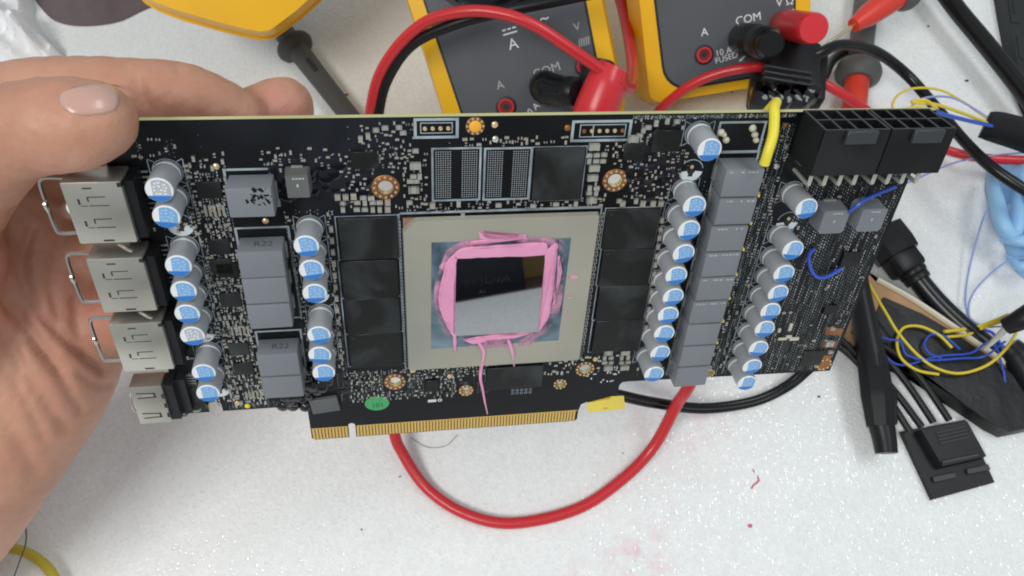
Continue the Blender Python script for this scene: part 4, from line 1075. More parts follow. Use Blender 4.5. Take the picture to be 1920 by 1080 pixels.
# plugs: parts push into the meters but lift out, so each stands on its own
def axis_frame(d):
    d = nz(d); a = np.array([0, 0, 1.]) if abs(d[2]) < .9 else np.array([1., 0, 0])
    x = nz(np.cross(a, d)); y = np.cross(d, x)
    return np.stack([x, y, d], axis=1)
def jack_world(axes, anchor, c, h=2.2):
    rt, up, n = axes
    return anchor+rt*(c[0]-A_[0])+up*(c[1]-A_[1])+n*h
def plug_thing(name, pos, R, prof, m, label, cat='plug', extra=None):
    e = empty(name, pos, (R[:, 0], R[:, 1], R[:, 2])); tag(e, label, cat)
    mb = MB(); mb.lathe(prof, m, seg=28); mb.build('body', e)
    if extra: extra(e)
    return e
a2 = W(1318, 102, 362)
R2 = axis_frame(ax2[2])
plug_thing('red_banana_plug', jack_world(ax2, a2, V_), R2, [(6.4, 0), (6.8, 0.6), (6.9, 12), (6.6, 33), (6.4, 37.5), (5.9, 38.4), (0.2, 38.6)], 'red_plastic', 'straight red plug standing in the right jack of the fused multimeter')
def rib(e):
    b = MB(); b.lathe([(6.4, 24), (6.9, 24.6), (6.9, 38), (6.2, 39)], 'black_rubber', seg=24, caps=False); b.build('collar', e)
plug_thing('black_banana_plug', jack_world(ax2, a2, C_), R2, [(6.4, 0), (7.2, 0.8), (7.2, 20), (6.6, 22), (6.4, 32), (6.0, 40), (5.0, 42), (0.2, 42.2)], 'cable_black', 'straight black plug standing in the middle jack of the fused multimeter', extra=rib)
# right-angled plugs of the first meter
a1 = W(949, 199, 338)
def elbow(name, c, end_px, end_z, r, m, label, collar):
    p0 = jack_world(ax1, a1, c, 2.0); n = ax1[2]
    e = empty(name, p0); tag(e, label, 'plug')
    k = p0+n*9; pe = W(*end_px, end_z)
    mb = MB()
    mb.tube([np.zeros(3), n*5, n*9+(pe-k)*0.06, (k-p0)+(pe-k)*0.35, (k-p0)+(pe-k)], [r*1.0, r*1.05, r*1.08, r, r*0.86], m, 16)
    mb.build('body', e)
    b = MB(); d = nz(pe-k)
    b.lathe([(r*0.85, 0), (r*0.98, 1.0), (r*0.98, 4), (r*0.8, 6), (r*0.3, 7)], collar, tuple(pe-p0-d*1.0), 20, axis_frame(d)); b.build('cap', e)
elbow('black_angled_plug', C_, (1065, 172), 316, 6.6, 'cable_black', 'black right-angled plug in the middle jack of the meter behind the card', 'black_rubber')
p0 = W(1152, 128, 312)
e = empty('red_angled_plug', p0); tag(e, 'red right-angled plug hanging over the lower right of the meter behind the card', 'plug')
mb = MB(); mb.tube([W(1152, 128, 306)-p0, W(1138, 155, 307)-p0, W(1118, 205, 310)-p0, W(1108, 250, 314)-p0], [6.6, 8.4, 9.2, 9.0], 'red_plastic', 14); mb.build('body', e)
mb = MB(); mb.tube([W(1122, 118, 322)-p0, W(1118, 150, 322)-p0], [7, 7.5], 'meter_dark', 14); mb.build('collar', e)

# ------------------------------------------------------------------ cables and leads (pixel, pixel, height above the foam)
def lead(name, pts, r, m, label, cat='cable', seg=12, group=None, depth=False):
    mb = MB(); mb.tube([(W(*p) if depth else T(*p)) for p in pts], r, m, seg)
    return world_thing(name, mb, label, cat, group)
def TW(p): return W(p[0], p[1], -p[2]) if p[2] < 0 else T(*p)     # third value: height, or minus the distance
def mixed(name, pts, r, m, label, cat, seg=12):
    mb = MB(); mb.tube([TW(p) for p in pts], r, m, seg); return world_thing(name, mb, label, cat)
rl = mixed('red_test_lead', [(1330, 660, 40), (1302, 705, 36), (1285, 735, 30), (1268, 760, 22), (1225, 838, 8), (1165, 900, 4), (1080, 955, 2.6), (960, 981, 2.6), (870, 962, 2.6), (800, 915, 3), (755, 850, 8), (737, 800, 14), (712, 640, 30), (690, 420, 40), (690, 260, -335), (696, 200, -326), (712, 140, -318), (750, 82, -308), (805, 38, -300), (880, 21, -294), (950, 28, -292), (1010, 52, -293), (1075, 95, -297), (1120, 126, -301), (1150, 146, -303)],
     [2.5, 2.45, 2.4, 2.35, 2.35, 2.4, 2.4, 2.3, 2.35, 2.5], 'red_rubber', 'thick red test lead looping from under the card up over the meter', 'test lead')
mb = MB(); p0 = np.array(rl.location)/S
mb.tube([W(1142, 135, 303)-p0, W(1164, 158, 304)-p0, W(1182, 164, 318)-p0, W(1186, 135, 345)-p0, W(1181, 85, 365)-p0, W(1168, 20, 380)-p0, W(1150, -40, 390)-p0], 2.7, 'red_rubber', 12); mb.build('lead_tail', rl)
mixed('black_test_lead', [(708, 270, -335), (711, 205, -327), (728, 145, -319), (772, 84, -309), (850, 46, -301), (930, 24, -297), (1010, 8, -295), (1110, -12, -295)], 2.3, 'black_rubber', 'black test lead curving beside the red one over the meter dial', 'test lead')
lead('red_clip_lead', [(1215, 240, 10), (1240, 203, 22), (1290, 163, 34), (1350, 137, 42), (1420, 126, 46), (1475, 134, 34), (1540, 155, 36), (1600, 190, 30), (1680, 245, 14), (1780, 283, 8), (1850, 297, 12), (1960, 302, 14)], 2.3, 'red_rubber', 'red lead running through the black clamp to the right edge', 'test lead')
lead('black_lead', [(1500, 118, 48), (1540, 98, 50), (1580, 84, 48), (1640, 96, 38), (1700, 140, 26), (1760, 208, 26), (1815, 272, 30), (1870, 322, 34), (1960, 380, 34)], 2.6, 'cable_black', 'glossy black cable arching from the black clamp to the right edge', 'cable')
lead('black_lead', [(1490, 190, 36), (1540, 150, 20), (1562, 112, 8), (1600, 88, 5)], 2.4, 'cable_black', 'short black lead behind the black clamp beside the grey probe', 'cable')
lead('thick_black_cable', [(1752, -40, 14), (1796, 20, 14), (1846, 80, 14), (1896, 142, 14), (1956, 220, 14)], 4.6, 'cable_black', 'thick black cable crossing the top right corner', 'cable')
lead('black_wire_pair', [(1120, 728, 40), (1160, 737, 30), (1230, 752, 20), (1320, 762, 10), (1410, 750, 7), (1470, 723, 8), (1510, 690, 12), (1560, 640, 14)], 1.55, 'cable_black', 'upper of two thin black wires curving below the row of inductors', 'wire')
lead('black_wire_pair', [(1120, 735, 37), (1160, 745, 27), (1230, 760, 17), (1320, 770, 7), (1412, 757, 4), (1474, 730, 5), (1516, 697, 9), (1565, 650, 11)], 1.45, 'cable_black', 'lower of two thin black wires curving below the row of inductors', 'wire')
# power plug and its thick cord behind the right end of the card
pp = T(1676, 470, 0)
e = empty('black_power_plug', pp); tag(e, 'black moulded power plug lying behind the right end of the card', 'plug')
dirp = nz(T(1730, 540)-T(1655, 440)); Rp = np.stack([nz(np.cross(dirp, np.array([0, 0, 1.]))), np.array([0, 0, 1.]), -dirp], axis=1)
mb = MB(); mb.rbox((0, 0, 9), (24, 24, 18), 1, 'cable_black', 2)
mb.v = []; mb.f = []; mb.m = []; mb.sm = []
def rel(px, py, h): return T(px, py, h)-pp
mb.tube([rel(1650, 435, 9), rel(1672, 463, 9), rel(1684, 480, 9)], [10.5, 10.5, 10.0], 'black_rubber', 8); mb.build('body', e)
mb = MB(); mb.rbox(rel(1688, 486, 9), (14, 13, 15), 2.5, 'black_rubber', 2, Rp); mb.build('grip', e)
for k, (px, py) in enumerate(((1703, 500), (1711, 511), (1719, 522))):
    mb = MB(); mb.lathe([(6.6-k*.5, -1.6), (6.9-k*.5, -0.8), (6.9-k*.5, 0.8), (6.6-k*.5, 1.6)], 'black_rubber', rel(px, py, 8), 16, axis_frame(-dirp)); mb.build('strain_relief', e)
lead('thick_black_cable', [(1712, 512, 7), (1738, 545, 6), (1770, 580, 5.5), (1812, 618, 5.5), (1860, 655, 5), (1905, 690, 5), (1980, 740, 5)], 4.6, 'cable_black', 'thick black cord leading from the power plug down to the right', 'cable')

# black clamp wrapped in glossy tape
cp = T(1480, 190, 0)
e = empty('black_clamp', cp); tag(e, 'black plastic clamp block with glossy tape, standing behind the yellow jumper', 'clamp')
def relc(px, py, h): return T(px, py, h)-cp
xa = nz(T(1530, 175, 30)-T(1415, 155, 30)); ya = nz(T(1460, 90, 30)-T(1435, 190, 30)); za = nz(np.cross(xa, ya)); ya = np.cross(za, xa); Rc = np.stack([xa, ya, za], axis=1)
mb = MB(); mb.rbox(relc(1478, 138, 44), (24, 28, 16), 2.0, 'black_plastic', 2, Rc); mb.build('body', e)
mb = MB(); mb.rbox(relc(1527, 150, 38), (9, 30, 12), 3.0, 'black_plastic', 2, Rc); mb.build('side_grip', e)
mb = MB(); mb.rbox(relc(1418, 168, 36), (6, 18, 12), 2.0, 'black_plastic', 2, Rc); mb.build('side_grip', e)
for k in range(3):
    mb = MB(); mb.rbox(relc(1476, 132+k*11, 54.5), (21, 1.0, 2.4), 0.3, 'latch', 1, Rc); mb.build('ridge', e)
mb = MB()
for k in range(9): mb.rbox(relc(1424+k*11, 181+math.sin(k*2.1)*5, 50), (6+lr.uniform(-2, 3), 10, 10), 1.5, 'shiny_tape', 2, Rc@np.array([[math.cos(k), -math.sin(k), 0], [math.sin(k), math.cos(k), 0], [0, 0, 1]]))
tp = mb.build('tape_wrap', e); tag(tp, kind='stuff')

# ------------------------------------------------------------------ test probes
def probe(base_px, tip_px, h, label, parts, name='test_probe'):
    """parts: list of (name, fraction0, fraction1, profile radii, material) along base -> tip"""
    p0 = T(*base_px, h); p1 = T(*tip_px, h if not isinstance(h, tuple) else h)
    d = p1-p0; L = np.linalg.norm(d); R = axis_frame(d)
    e = empty(name, p0, (R[:, 0], R[:, 1], R[:, 2])); tag(e, label, 'test probe', 'test probes on the foam')
    for nm, f0, f1, radii, m in parts:
        mb = MB(); n = len(radii)
        mb.lathe([(r, (f0+(f1-f0)*k/(n-1))*L) for k, r in enumerate(radii)], m, seg=24); mb.build(nm, e)
    return e, L, R
e, L, R = probe((536, 66), (690, 262), 7, 'dark grey test probe with a round guard disc, below the yellow back of a meter', [
    ('handle', -0.25, 0.10, [5.0, 5.4, 5.6], 'probe_dark'), ('finger_guard', 0.085, 0.17, [7, 9.6, 9.9, 9.4, 7.2, 5.6], 'probe_dark'), ('sleeve', 0.17, 1.0, [5.6, 5.2, 5.0, 4.8], 'probe_dark')])
def strip(e, L, R):
    mb = MB()
    up = R.T@np.array([0, 0, 1.0])
    c = up*5.2; mb.rbox(c+np.array([0, 0, 0.36*L]), (2.4, 2.4, 9), 0.6, 'ink', 1); mb.build('window', e)
strip(e, L, R)
probe((1632, -60), (1596, 250), 8, 'grey and red test probe lying upright in the picture behind the power sockets', [
    ('handle', -0.1, 0.56, [6.4, 6.4, 6.2, 6.0], 'probe_grey'), ('finger_guard', 0.60, 0.71, [6, 10.6, 11.4, 10.8, 7.5], 'probe_grey'), ('red_sleeve', 0.70, 1.0, [5.9, 5.9, 5.6], 'orange_red')])
e, L, R = probe((1720, -35), (1542, 88), 34, 'red test probe with a bare metal tip pointing at the black clamp', [
    ('handle', -0.1, 0.13, [6.0, 6.4], 'probe_grey'), ('finger_guard', 0.13, 0.24, [9.5, 9.8, 9.2, 7], 'probe_grey'), ('red_sleeve', 0.22, 0.68, [6.4, 6.2, 5.6, 3.4], 'orange_red'), ('tip', 0.68, 1.0, [1.1, 1.05, 1.0, 0.9, 0.25], 'brass')])

# ------------------------------------------------------------------ right side: taped circuit board, sleeve, drive connector
def quad_world(pxs, h0, h1, m, mb, inset=0.0):
    p = [T(a, b, h1) for a, b in pxs]
    mb.prism([tuple(q[:2]) for q in p], h0, h1, m, inset=inset); return mb
tb = T(1790, 680, 0); e = empty('taped_circuit_board', tb); tag(e, 'tan circuit board wrapped in black tape, lying at the right edge', 'circuit board')
def wpart(name, mb, parent, base):
    mb.v = [tuple(np.array(q)-base) for q in mb.v]; return mb.build(name, parent)
mb = MB(); quad_world([(1622, 505), (1640, 525), (1700, 556), (1960, 720), (1960, 800), (1700, 640), (1618, 640), (1590, 655), (1600, 560)], 1.5, 7, 'wood_edge', mb, 0.2); wpart('board', mb, e, tb)
mb = MB(); mb.tube([T(1645, 524, 7.5), T(1710, 560, 7.5), T(1800, 620, 7.5), T(1880, 676, 7.5), T(1975, 742, 7.5)], 1.3, 'pale_edge', 6); wpart('pale_edge', mb, e, tb)
mb = MB()
outl = [(1655, 555), (1728, 586), (1790, 622), (1866, 676), (1925, 718), (1985, 758), (1960, 800), (1890, 814), (1862, 800), (1810, 765), (1745, 715), (1690, 680), (1640, 650), (1625, 620)]
N = 14
pts = [T(a, b, 8) for a, b in outl]
mb.prism([tuple(q[:2]) for q in pts], 0.5, 8.6, 'tape_black', inset=0.8); wpart('black_tape', mb, e, tb)
lead('black_tube_end', [(1985, 780, 8), (1930, 705, 8), (1905, 668, 8), (1888, 650, 8)], [7, 7, 6.5, 5.5], 'black_rubber', 'rounded black tube end at the right edge under the thin wires', 'tube')
# black sleeve of a heavy cable with a round socket end
b0 = T(1640, 700, 0); e = empty('black_cable_sleeve', b0); tag(e, 'black rubber sleeve with a stepped round end, left of the four black wires', 'cable sleeve')
mb = MB(); mb.tube([T(1606, 520, 16), T(1616, 575, 15), T(1628, 640, 14), T(1638, 690, 13)], [4.6, 5.0, 5.6, 6.2], 'black_rubber', 14); wpart('cable', mb, e, b0)
mb = MB(); mb.tube([T(1634, 668, 13), T(1644, 740, 12), T(1650, 800, 11)], [6.4, 6.9, 5.6], 'black_rubber', 8); wpart('body', mb, e, b0)
mb = MB(); mb.rbox(T(1672, 765, 9), (3, 16, 7), 1.5, 'black_rubber', 2, np.array([[.98, -.17, 0], [.17, .98, 0], [0, 0, 1]]).T); wpart('side_tab', mb, e, b0)
mb = MB(); mb.tube([T(1652, 795, 11), T(1658, 822, 10.5), T(1662, 850, 10)], [5.2, 4.8, 4.4], 'black_rubber', 16)
wpart('socket_end', mb, e, b0)
for i, pts in enumerate(([(1560, 640, 10), (1600, 672, 9), (1660, 740, 7), (1705, 808, 6)], [(1570, 630, 12), (1610, 668, 10), (1670, 725, 8), (1728, 800, 6)], [(1600, 620, 10), (1650, 660, 9), (1700, 718, 8), (1750, 792, 6)], [(1640, 640, 10), (1690, 672, 9), (1730, 715, 8), (1780, 788, 6)])):
    lead('black_wire', pts, 1.5, 'black_rubber', ('leftmost of four black wires entering the flat drive connector', 'second black wire from the left into the flat drive connector', 'third black wire from the left into the flat drive connector', 'rightmost of four black wires entering the flat drive connector')[i], 'wire', 10, 'black wires of the drive connector')
cb = T(1775, 862, 0); e = empty('drive_power_connector', cb); tag(e, 'flat black drive power connector on the foam at the lower right', 'connector')
xa = nz(T(1840, 850)-T(1700, 880)); xa[2] = 0; xa = nz(xa); ya = nz(T(1688, 815)-T(1748, 936)); ya = nz(ya-xa*(ya@xa)); Rk = np.stack([xa, ya, np.array([0, 0, 1.])], axis=1)
def inner(px, h): return [tuple(T(a, b, h)[:2]) for a, b in px]
mb = MB(); mb.prism(inner([(1690, 808), (1810, 786), (1866, 905), (1750, 937)], 3), 0.3, 3.2, 'black_plastic', inset=0.3); wpart('base_plate', mb, e, cb)
mb = MB(); mb.prism(inner([(1722, 806), (1812, 788), (1850, 858), (1764, 878)], 7), 3.2, 8.2, 'black_plastic', inset=0.8); wpart('raised_housing', mb, e, cb)
for k in range(4):
    mb = MB(); a, b_ = T(1755+k*2.5, 812+k*6.5, 8.4), T(1808+k*3, 800+k*6.5, 8.4); mb.tube([a, b_], 0.4, 'latch', 6); wpart('grip_ridge', mb, e, cb)
mb = MB(); mb.tube([T(1766, 867, 8.2), T(1832, 853, 8.2)], 0.8, 'latch', 6); wpart('grip_ridge', mb, e, cb)
for px, py in ((1770, 895), (1833, 880)):
    mb = MB(); mb.rbox(T(px, py, 4), (10, 2.4, 1.6), 0.3, 'latch', 1, Rk); wpart('locking_tab', mb, e, cb)

# black instrument case at the top right corner
ib = T(1930, 40, 0); e = empty('black_switch_box', ib); tag(e, 'black plastic socket strip cut off by the top right corner', 'socket strip')
mb = MB(); mb.prism(inner([(1872, -60), (1886, 20), (1908, 130), (1940, 210), (2100, 260), (2100, -60)], 8), 0, 8, 'case_grey', inset=0.8); wpart('body', mb, e, ib)
for px in ([(1890, -6), (1908, -2), (1912, 44), (1896, 40)], [(1906, 66), (1926, 72), (1930, 116), (1912, 108)], [(1898, 0), (1903, 2), (1905, 26), (1901, 24)]):
    mb = MB(); mb.prism(inner(px, 8.3), 7, 8.3 if px[0][0] != 1898 else 8.6, 'ink' if px[0][0] != 1898 else 'case_grey'); wpart('socket', mb, e, ib)

# light-blue rubber scrap (crumpled glove) at the right edge
def crumple(name, pxs, h, m, seed, amp, label, cat, n=26):
    r = np.random.default_rng(seed)
    ph = r.uniform(0, 6.28, 8); fr = r.uniform(-0.26, 0.26, (8, 2))
    ctr = np.mean([T(a, b) for a, b in pxs], axis=0)
    out = spline([T(a, b) for a, b in pxs]+[T(*pxs[0])], 9)[:-1]
    vs = [ctr]; fs = []; R_ = 22
    for j in range(1, R_+1):
        for q in out: vs.append(ctr+(q-ctr)*j/R_)
    nn = len(out); vv = []
    for i, q in enumerate(vs):
        rr = 0 if i == 0 else ((i-1)//nn+1)/R_
        z = 0
        for k in range(5): z += (1-abs(math.sin(q[0]*fr[k][0]*1.3+q[1]*fr[k][1]*1.3+ph[k]+0.8*math.sin(q[0]*fr[k+1][1]+ph[k+2]))))**1.6
        z = z/5*amp*1.6*(1-rr**5)+h*(1-rr**3)
        vv.append((q[0], q[1], z+0.4))
    for k in range(nn): fs.append((0, 1+k, 1+(k+1) % nn))
    for j in range(R_-1):
        for k in range(nn):
            a, b = 1+j*nn+k, 1+j*nn+(k+1) % nn
            fs.append((a, a+nn, b+nn, b))
    mb = MB(); mb.add(vv, fs, m, True)
    return world_thing(name, mb, label, cat)
crumple('blue_glove', [(1850, 318), (1885, 305), (1960, 312), (2010, 420), (1970, 540), (1918, 522), (1893, 488), (1872, 430), (1848, 365)], 4, 'glove', 4, 17, 'crumpled light blue rubber glove at the right edge', 'glove')
gl_ = [o for o in COL.objects if o.name == 'blue_glove'][0]; p0 = np.array(gl_.location)/S
for pts, rr in (([(1858, 325, 9), (1868, 375, 16), (1880, 420, 17), (1898, 440, 15), (1910, 405, 16), (1906, 350, 14)], [2, 3.4, 3.6, 3.6, 3.2, 2]), ([(1876, 448, 12), (1915, 452, 17), (1965, 446, 15)], [1.5, 3, 3]), ([(1890, 480, 8), (1915, 500, 12), (1960, 490, 14)], [1.2, 2.6, 3]), ([(1915, 330, 13), (1932, 380, 18), (1960, 410, 17)], [2, 3.5, 3])):
    mb = MB(); mb.tube([T(*p)-p0 for p in pts], rr, 'glove', 10); mb.build('glove_finger', gl_)
for pts in ([(1862, 320, 10), (1872, 380, 14), (1890, 425, 14), (1905, 400, 14), (1900, 345, 13)], [(1886, 430, 12), (1925, 440, 12), (1965, 438, 10)]):
    pass
crumple('mauve_cloth', [(30, -80), (62, -10), (76, 14), (104, 40), (150, 50), (215, 44), (262, 24), (320, -10), (340, -90), (180, -140)], 5, 'cloth_mauve', 11, 2.5, 'dark mauve cloth at the top edge between white tissue and yellow meter', 'cloth')  # low dark sheet added over the foam to fill the dark area top left
crumple('white_tissue', [(-40, -40), (50, -40), (66, 10), (66, 40), (95, 80), (125, 118), (80, 150), (-40, 160)], 10, 'tissue', 8, 16, 'crumpled white tissue in the top left corner', 'tissue')

# ------------------------------------------------------------------ thin hook-up wires
lead('yellow_hookup_wire', [(1618, 512, 14), (1640, 551, 14), (1662, 588, 14), (1684, 624, 13), (1720, 665, 12), (1755, 690, 12), (1800, 700, 12), (1850, 685, 14), (1885, 655, 20), (1905, 625, 30)], 0.63, 'yellow_enamel', 'thin yellow wire running from behind the card across the black tape', 'wire', 8)
lead('yellow_hookup_wire', [(1785, 652, 11), (1760, 628, 11), (1725, 612, 11), (1694, 615, 11), (1682, 640, 11), (1690, 672, 11), (1720, 694, 11), (1760, 702, 11)], 0.63, 'yellow_enamel', 'yellow wire coil lying on the black tape', 'wire', 8)
lead('yellow_hookup_wire', [(1770, 622, 10), (1800, 618, 9), (1835, 612, 9), (1868, 600, 16), (1890, 590, 24)], 0.81, 'yellow_enamel', 'paired yellow wire crossing the pale board edge', 'wire', 8)
lead('yellow_hookup_wire', [(1775, 632, 10), (1815, 627, 9), (1850, 612, 10), (1875, 604, 18), (1893, 598, 24)], 0.67, 'yellow_enamel', 'second yellow wire beside the pair at the pale board edge', 'wire', 8)
lead('blue_hookup_wire', [(1632, 625, 12), (1665, 636, 12), (1688, 640, 12), (1700, 665, 12), (1740, 675, 12), (1800, 672, 12), (1845, 668, 14), (1885, 640, 24)], 0.48, 'blue_enamel', 'thin blue wire lying across the black tape to the black handle', 'wire', 8)
lead('blue_hookup_wire', [(1800, 655, 11), (1770, 630, 11), (1745, 628, 11), (1733, 645, 11), (1742, 662, 11), (1765, 672, 11)], 0.48, 'blue_enamel', 'small blue wire loop inside the yellow coil', 'wire', 8)
lead('blue_hookup_wire', [(1650, 655, 10), (1672, 678, 10), (1700, 684, 10), (1760, 668, 11), (1820, 662, 12), (1860, 640, 14), (1880, 690, 10), (1885, 720, 8)], 0.48, 'blue_enamel', 'blue wire dangling over the lower tape edge', 'wire', 8)
lead('blue_hookup_wire', [(1845, 618, 12), (1865, 628, 12), (1890, 668, 10), (1920, 680, 10), (1960, 684, 10)], 0.67, 'blue_enamel', 'blue wire running out at the right edge beside the black tube end', 'wire', 8)
lead('lavender_hookup_wire', [(1858, 375, 16), (1840, 420, 10), (1818, 500, 5), (1810, 560, 4), (1818, 595, 4), (1845, 612, 8), (1880, 612, 16)], 0.44, 'pale_blue_wire', 'pale blue wire hanging from the blue glove in a long curve', 'wire', 8)
lead('lavender_hookup_wire', [(1975, 478, 8), (1920, 484, 12), (1885, 492, 10), (1840, 530, 6), (1818, 565, 4), (1820, 600, 5), (1850, 620, 8)], 0.44, 'pale_blue_wire', 'pale blue wire looping left from the lower glove corner', 'wire', 8)
lead('lavender_hookup_wire', [(1690, 348, 60), (1730, 330, 50), (1790, 305, 30), (1850, 293, 16), (1920, 286, 12)], 0.44, 'pale_blue_wire', 'pale blue wire stretched from the card end to the dark tool', 'wire', 8)
hp = [(1975, 560, 45), (1920, 596, 38), (1886, 612, 32)]
th = lead('black_tool', hp, [4.6, 4.4, 3.6], 'black_rubber', 'black handled tool with a slim metal tip holding the thin wires', 'tool', 14)
mb = MB(); p0 = np.array(th.location)/S; mb.tube([T(*p)-p0 for p in ((1892, 610, 32), (1868, 634, 26), (1845, 655, 20))], [1.6, 1.3, 0.8], 'solder', 8); mb.build('metal_tip', th)
e2 = [(1975, 275, 40), (1935, 258, 40), (1868, 238, 40), (1845, 234, 40)]
mb = MB(); mb.tube([T(*p) for p in e2], [7.5, 7.5, 7.0, 6.2], 'black_rubber', 8, flat=(nz(BN), 0.4)); world_thing('dark_heat_shrink', mb, 'dark flattened heat-shrink tube end above the blue glove', 'tube')
lead('yellow_hookup_wire', [(1742, 206, 60), (1722, 200, 60), (1676, 205, 56), (1682, 180, 54), (1712, 166, 52), (1760, 168, 48), (1805, 190, 44), (1850, 222, 42)], 0.55, 'yellow_enamel', 'pale yellow wire arching above the right power socket', 'wire', 8)
lead('yellow_hookup_wire', [(1758, 205, 58), (1735, 188, 56), (1710, 192, 56), (1755, 196, 54), (1810, 214, 48), (1855, 232, 42)], 0.70, 'yellow_enamel', 'yellow wire soldered at the upper right corner of the card', 'wire', 8)
lead('blue_hookup_wire', [(1752, 207, 60), (1775, 216, 56), (1815, 226, 48), (1860, 236, 42)], 0.89, 'blue_enamel', 'blue wire soldered at the upper right corner of the card', 'wire', 8)
lead('lavender_hookup_wire', [(1700, 208, 56), (1730, 185, 54), (1780, 182, 48), (1820, 200, 44), (1860, 226, 42)], 0.48, 'pale_blue_wire', 'faint blue wire arching beside the pale yellow one', 'wire', 8)
lead('yellow_cable', [(-60, 1032, 5), (0, 1028, 5), (45, 1034, 5), (85, 1060, 5), (110, 1100, 5), (120, 1150, 5)], 2.0, 'yellow_dull', 'yellow cable bending through the bottom left corner', 'cable')
lead('dark_hair_wire', [(42, 940, 60), (48, 985, 50), (48, 1020, 40), (34, 1060, 30), (20, 1100, 20)], 0.28, 'hair', 'thin dark wire hanging below the wrist in the bottom left', 'wire', 6)
lead('grey_hair', [(770, 820, 0.6), (800, 838, 0.6), (835, 836, 0.6), (858, 815, 0.6)], 0.1, 'probe_grey', 'fine grey hair lying under the gold contacts', 'hair', 5)

# crumbs and red paste flecks on the foam
specks = MB()
for px, py, s in ((650, 178, 1.6), (1740, 50, 1.2), (1812, 152, 1.8), (1372, 173, 1.0), (1535, 744, 1.2), (678, 993, 0.8), (660, 205, 1.8), (750, 894, .8), (1195, 134, .7), (1168, 850, .6), (1178, 1038, .25), (1190, 1052, .3), (1206, 1046, .25), (1215, 1064, .3), (1183, 1070, .25)):
    p = T(px, py, 0); specks.rbox((p[0], p[1], 0.35), (s*1.0, s*.6, .5), .15, 'speck', 1)
tag(specks.build('dark_crumbs'), kind='stuff')
specks = MB()
for a, b, s in (((1420, 892), (1424, 902), 0.3), ((1423, 901), (1416, 908), 0.36), ((1414, 908), (1409, 916), 0.34), ((1411, 880), (1415, 886), 0.2)):
    specks.tube([T(*a, 0.4), T(*b, 0.4)], s, 'red_speck', 6)
p = T(1406, 986, 0); specks.rbox((p[0], p[1], .3), (1.6, 1.4, .6), .2, 'red_speck', 1)
tag(specks.build('red_flecks'), kind='stuff')

# ------------------------------------------------------------------ unseen blocks added in front of the foam for the mirror chip to reflect
mb = MB(); mb.rbox((-10, -935, 90), (522, 100, 260), 4, 'case_navy', 2)
world_thing('dark_equipment_case', mb, 'dark blue-black equipment case in front of the foam, seen mirrored in the chip', 'equipment case')
mb = MB(); mb.rbox((520, -1100, 120), (540, 200, 250), 2, 'cardboard', 2)
world_thing('cardboard_box', mb, 'tan cardboard box in front of the foam, seen mirrored in the chip', 'box')
mb = MB(); mb.rbox((285, -997, 85), (46, 3, 60), 1, 'pale_blue', 2)
world_thing('pale_blue_label', mb, 'pale blue paper on the tan box, seen mirrored in the chip', 'label')

# ------------------------------------------------------------------ the hand
def capsule_chain(mb, nodes):
    """overlapping closed tapered shells along a chain of (world mm, radius)"""
    P = spline([np.append(p, r) for p, r in nodes], 5)
    for i in range(len(P)-1):
        a, b = P[i], P[i+1]; d = b[:3]-a[:3]; L = np.linalg.norm(d); R = axis_frame(d)
        prof = []
        for k in range(6): t = math.pi/2*k/5; prof.append((max(0.05, a[3]*math.sin(t)), -a[3]*math.cos(t)))
        for k in range(6): t = math.pi/2*k/5; prof.append((max(0.05, b[3]*math.cos(t)), L+b[3]*math.sin(t)))
        mb.lathe(prof, 'skin', a[:3], 18, R)
chains = dict(
    thumb=[(W(-170, 430, 205), 19), (W(-80, 320, 186), 15.0), (W(0, 262, 172), 11.6), (W(70, 240, 164), 10.4), (W(130, 234, 161), 10.2), (W(178, 226, 160), 8.6), (W(190, 222, 160), 7.2)],
    index=[(W(-190, 330, 240), 17), (W(-90, 240, 222), 13), (W(40, 188, 208), 10.8), (W(150, 174, 203), 9.6), (W(250, 176, 203), 9.4), (W(340, 182, 203), 9.3), (W(410, 204, 204), 8.4), (W(450, 222, 205), 7.4)],
    middle=[(W(-150, 420, 250), 17), (W(60, 330, 240), 11.5), (W(280, 280, 230), 10), (W(430, 240, 222), 9.2), (W(505, 212, 217), 9.0), (W(531, 202, 216), 8.9)],
    ring=[(W(-120, 520, 250), 17), (W(90, 480, 246), 11), (W(280, 450, 238), 9.6), (W(400, 420, 228), 8.6), (W(450, 405, 224), 7.8)],
    little=[(W(-60, 640, 246), 17), (W(110, 610, 244), 10.5), (W(260, 600, 236), 8.8), (W(350, 590, 230), 7.4)],
    palm=[(W(-420, 1250, 290), 32), (W(-260, 1010, 262), 29), (W(-110, 830, 250), 27), (W(-60, 640, 246), 27), (W(-110, 470, 240), 24), (W(-160, 380, 228), 20)],
    heel=[(W(-420, 1250, 290), 30), (W(-200, 1040, 262), 29.0), (W(-40, 850, 250), 25.5), (W(60, 690, 245), 25.5), (W(75, 590, 244), 24), (W(20, 480, 242), 22), (W(-60, 400, 236), 20)],
    web=[(W(-120, 500, 225), 20), (W(-130, 400, 205), 17), (W(-100, 310, 205), 13)],
    thenar=[(W(-280, 900, 240), 24), (W(-180, 650, 218), 25), (W(-150, 480, 206), 21)],
)
mb = MB()
for c in chains.values(): capsule_chain(mb, c)
tmp = bpy.data.objects.new('tmp_hand', mb.mesh('tmp_hand')); COL.objects.link(tmp)
rm = tmp.modifiers.new('r', 'REMESH'); rm.mode = 'VOXEL'; rm.voxel_size = 0.013; rm.use_smooth_shade = True
sm = tmp.modifiers.new('s', 'SMOOTH'); sm.factor = 0.5; sm.iterations = 14
hm = bpy.data.meshes.new_from_object(tmp.evaluated_get(bpy.context.evaluated_depsgraph_get()))
bpy.data.objects.remove(tmp)
hm.name = 'hand'
nv = len(hm.vertices)
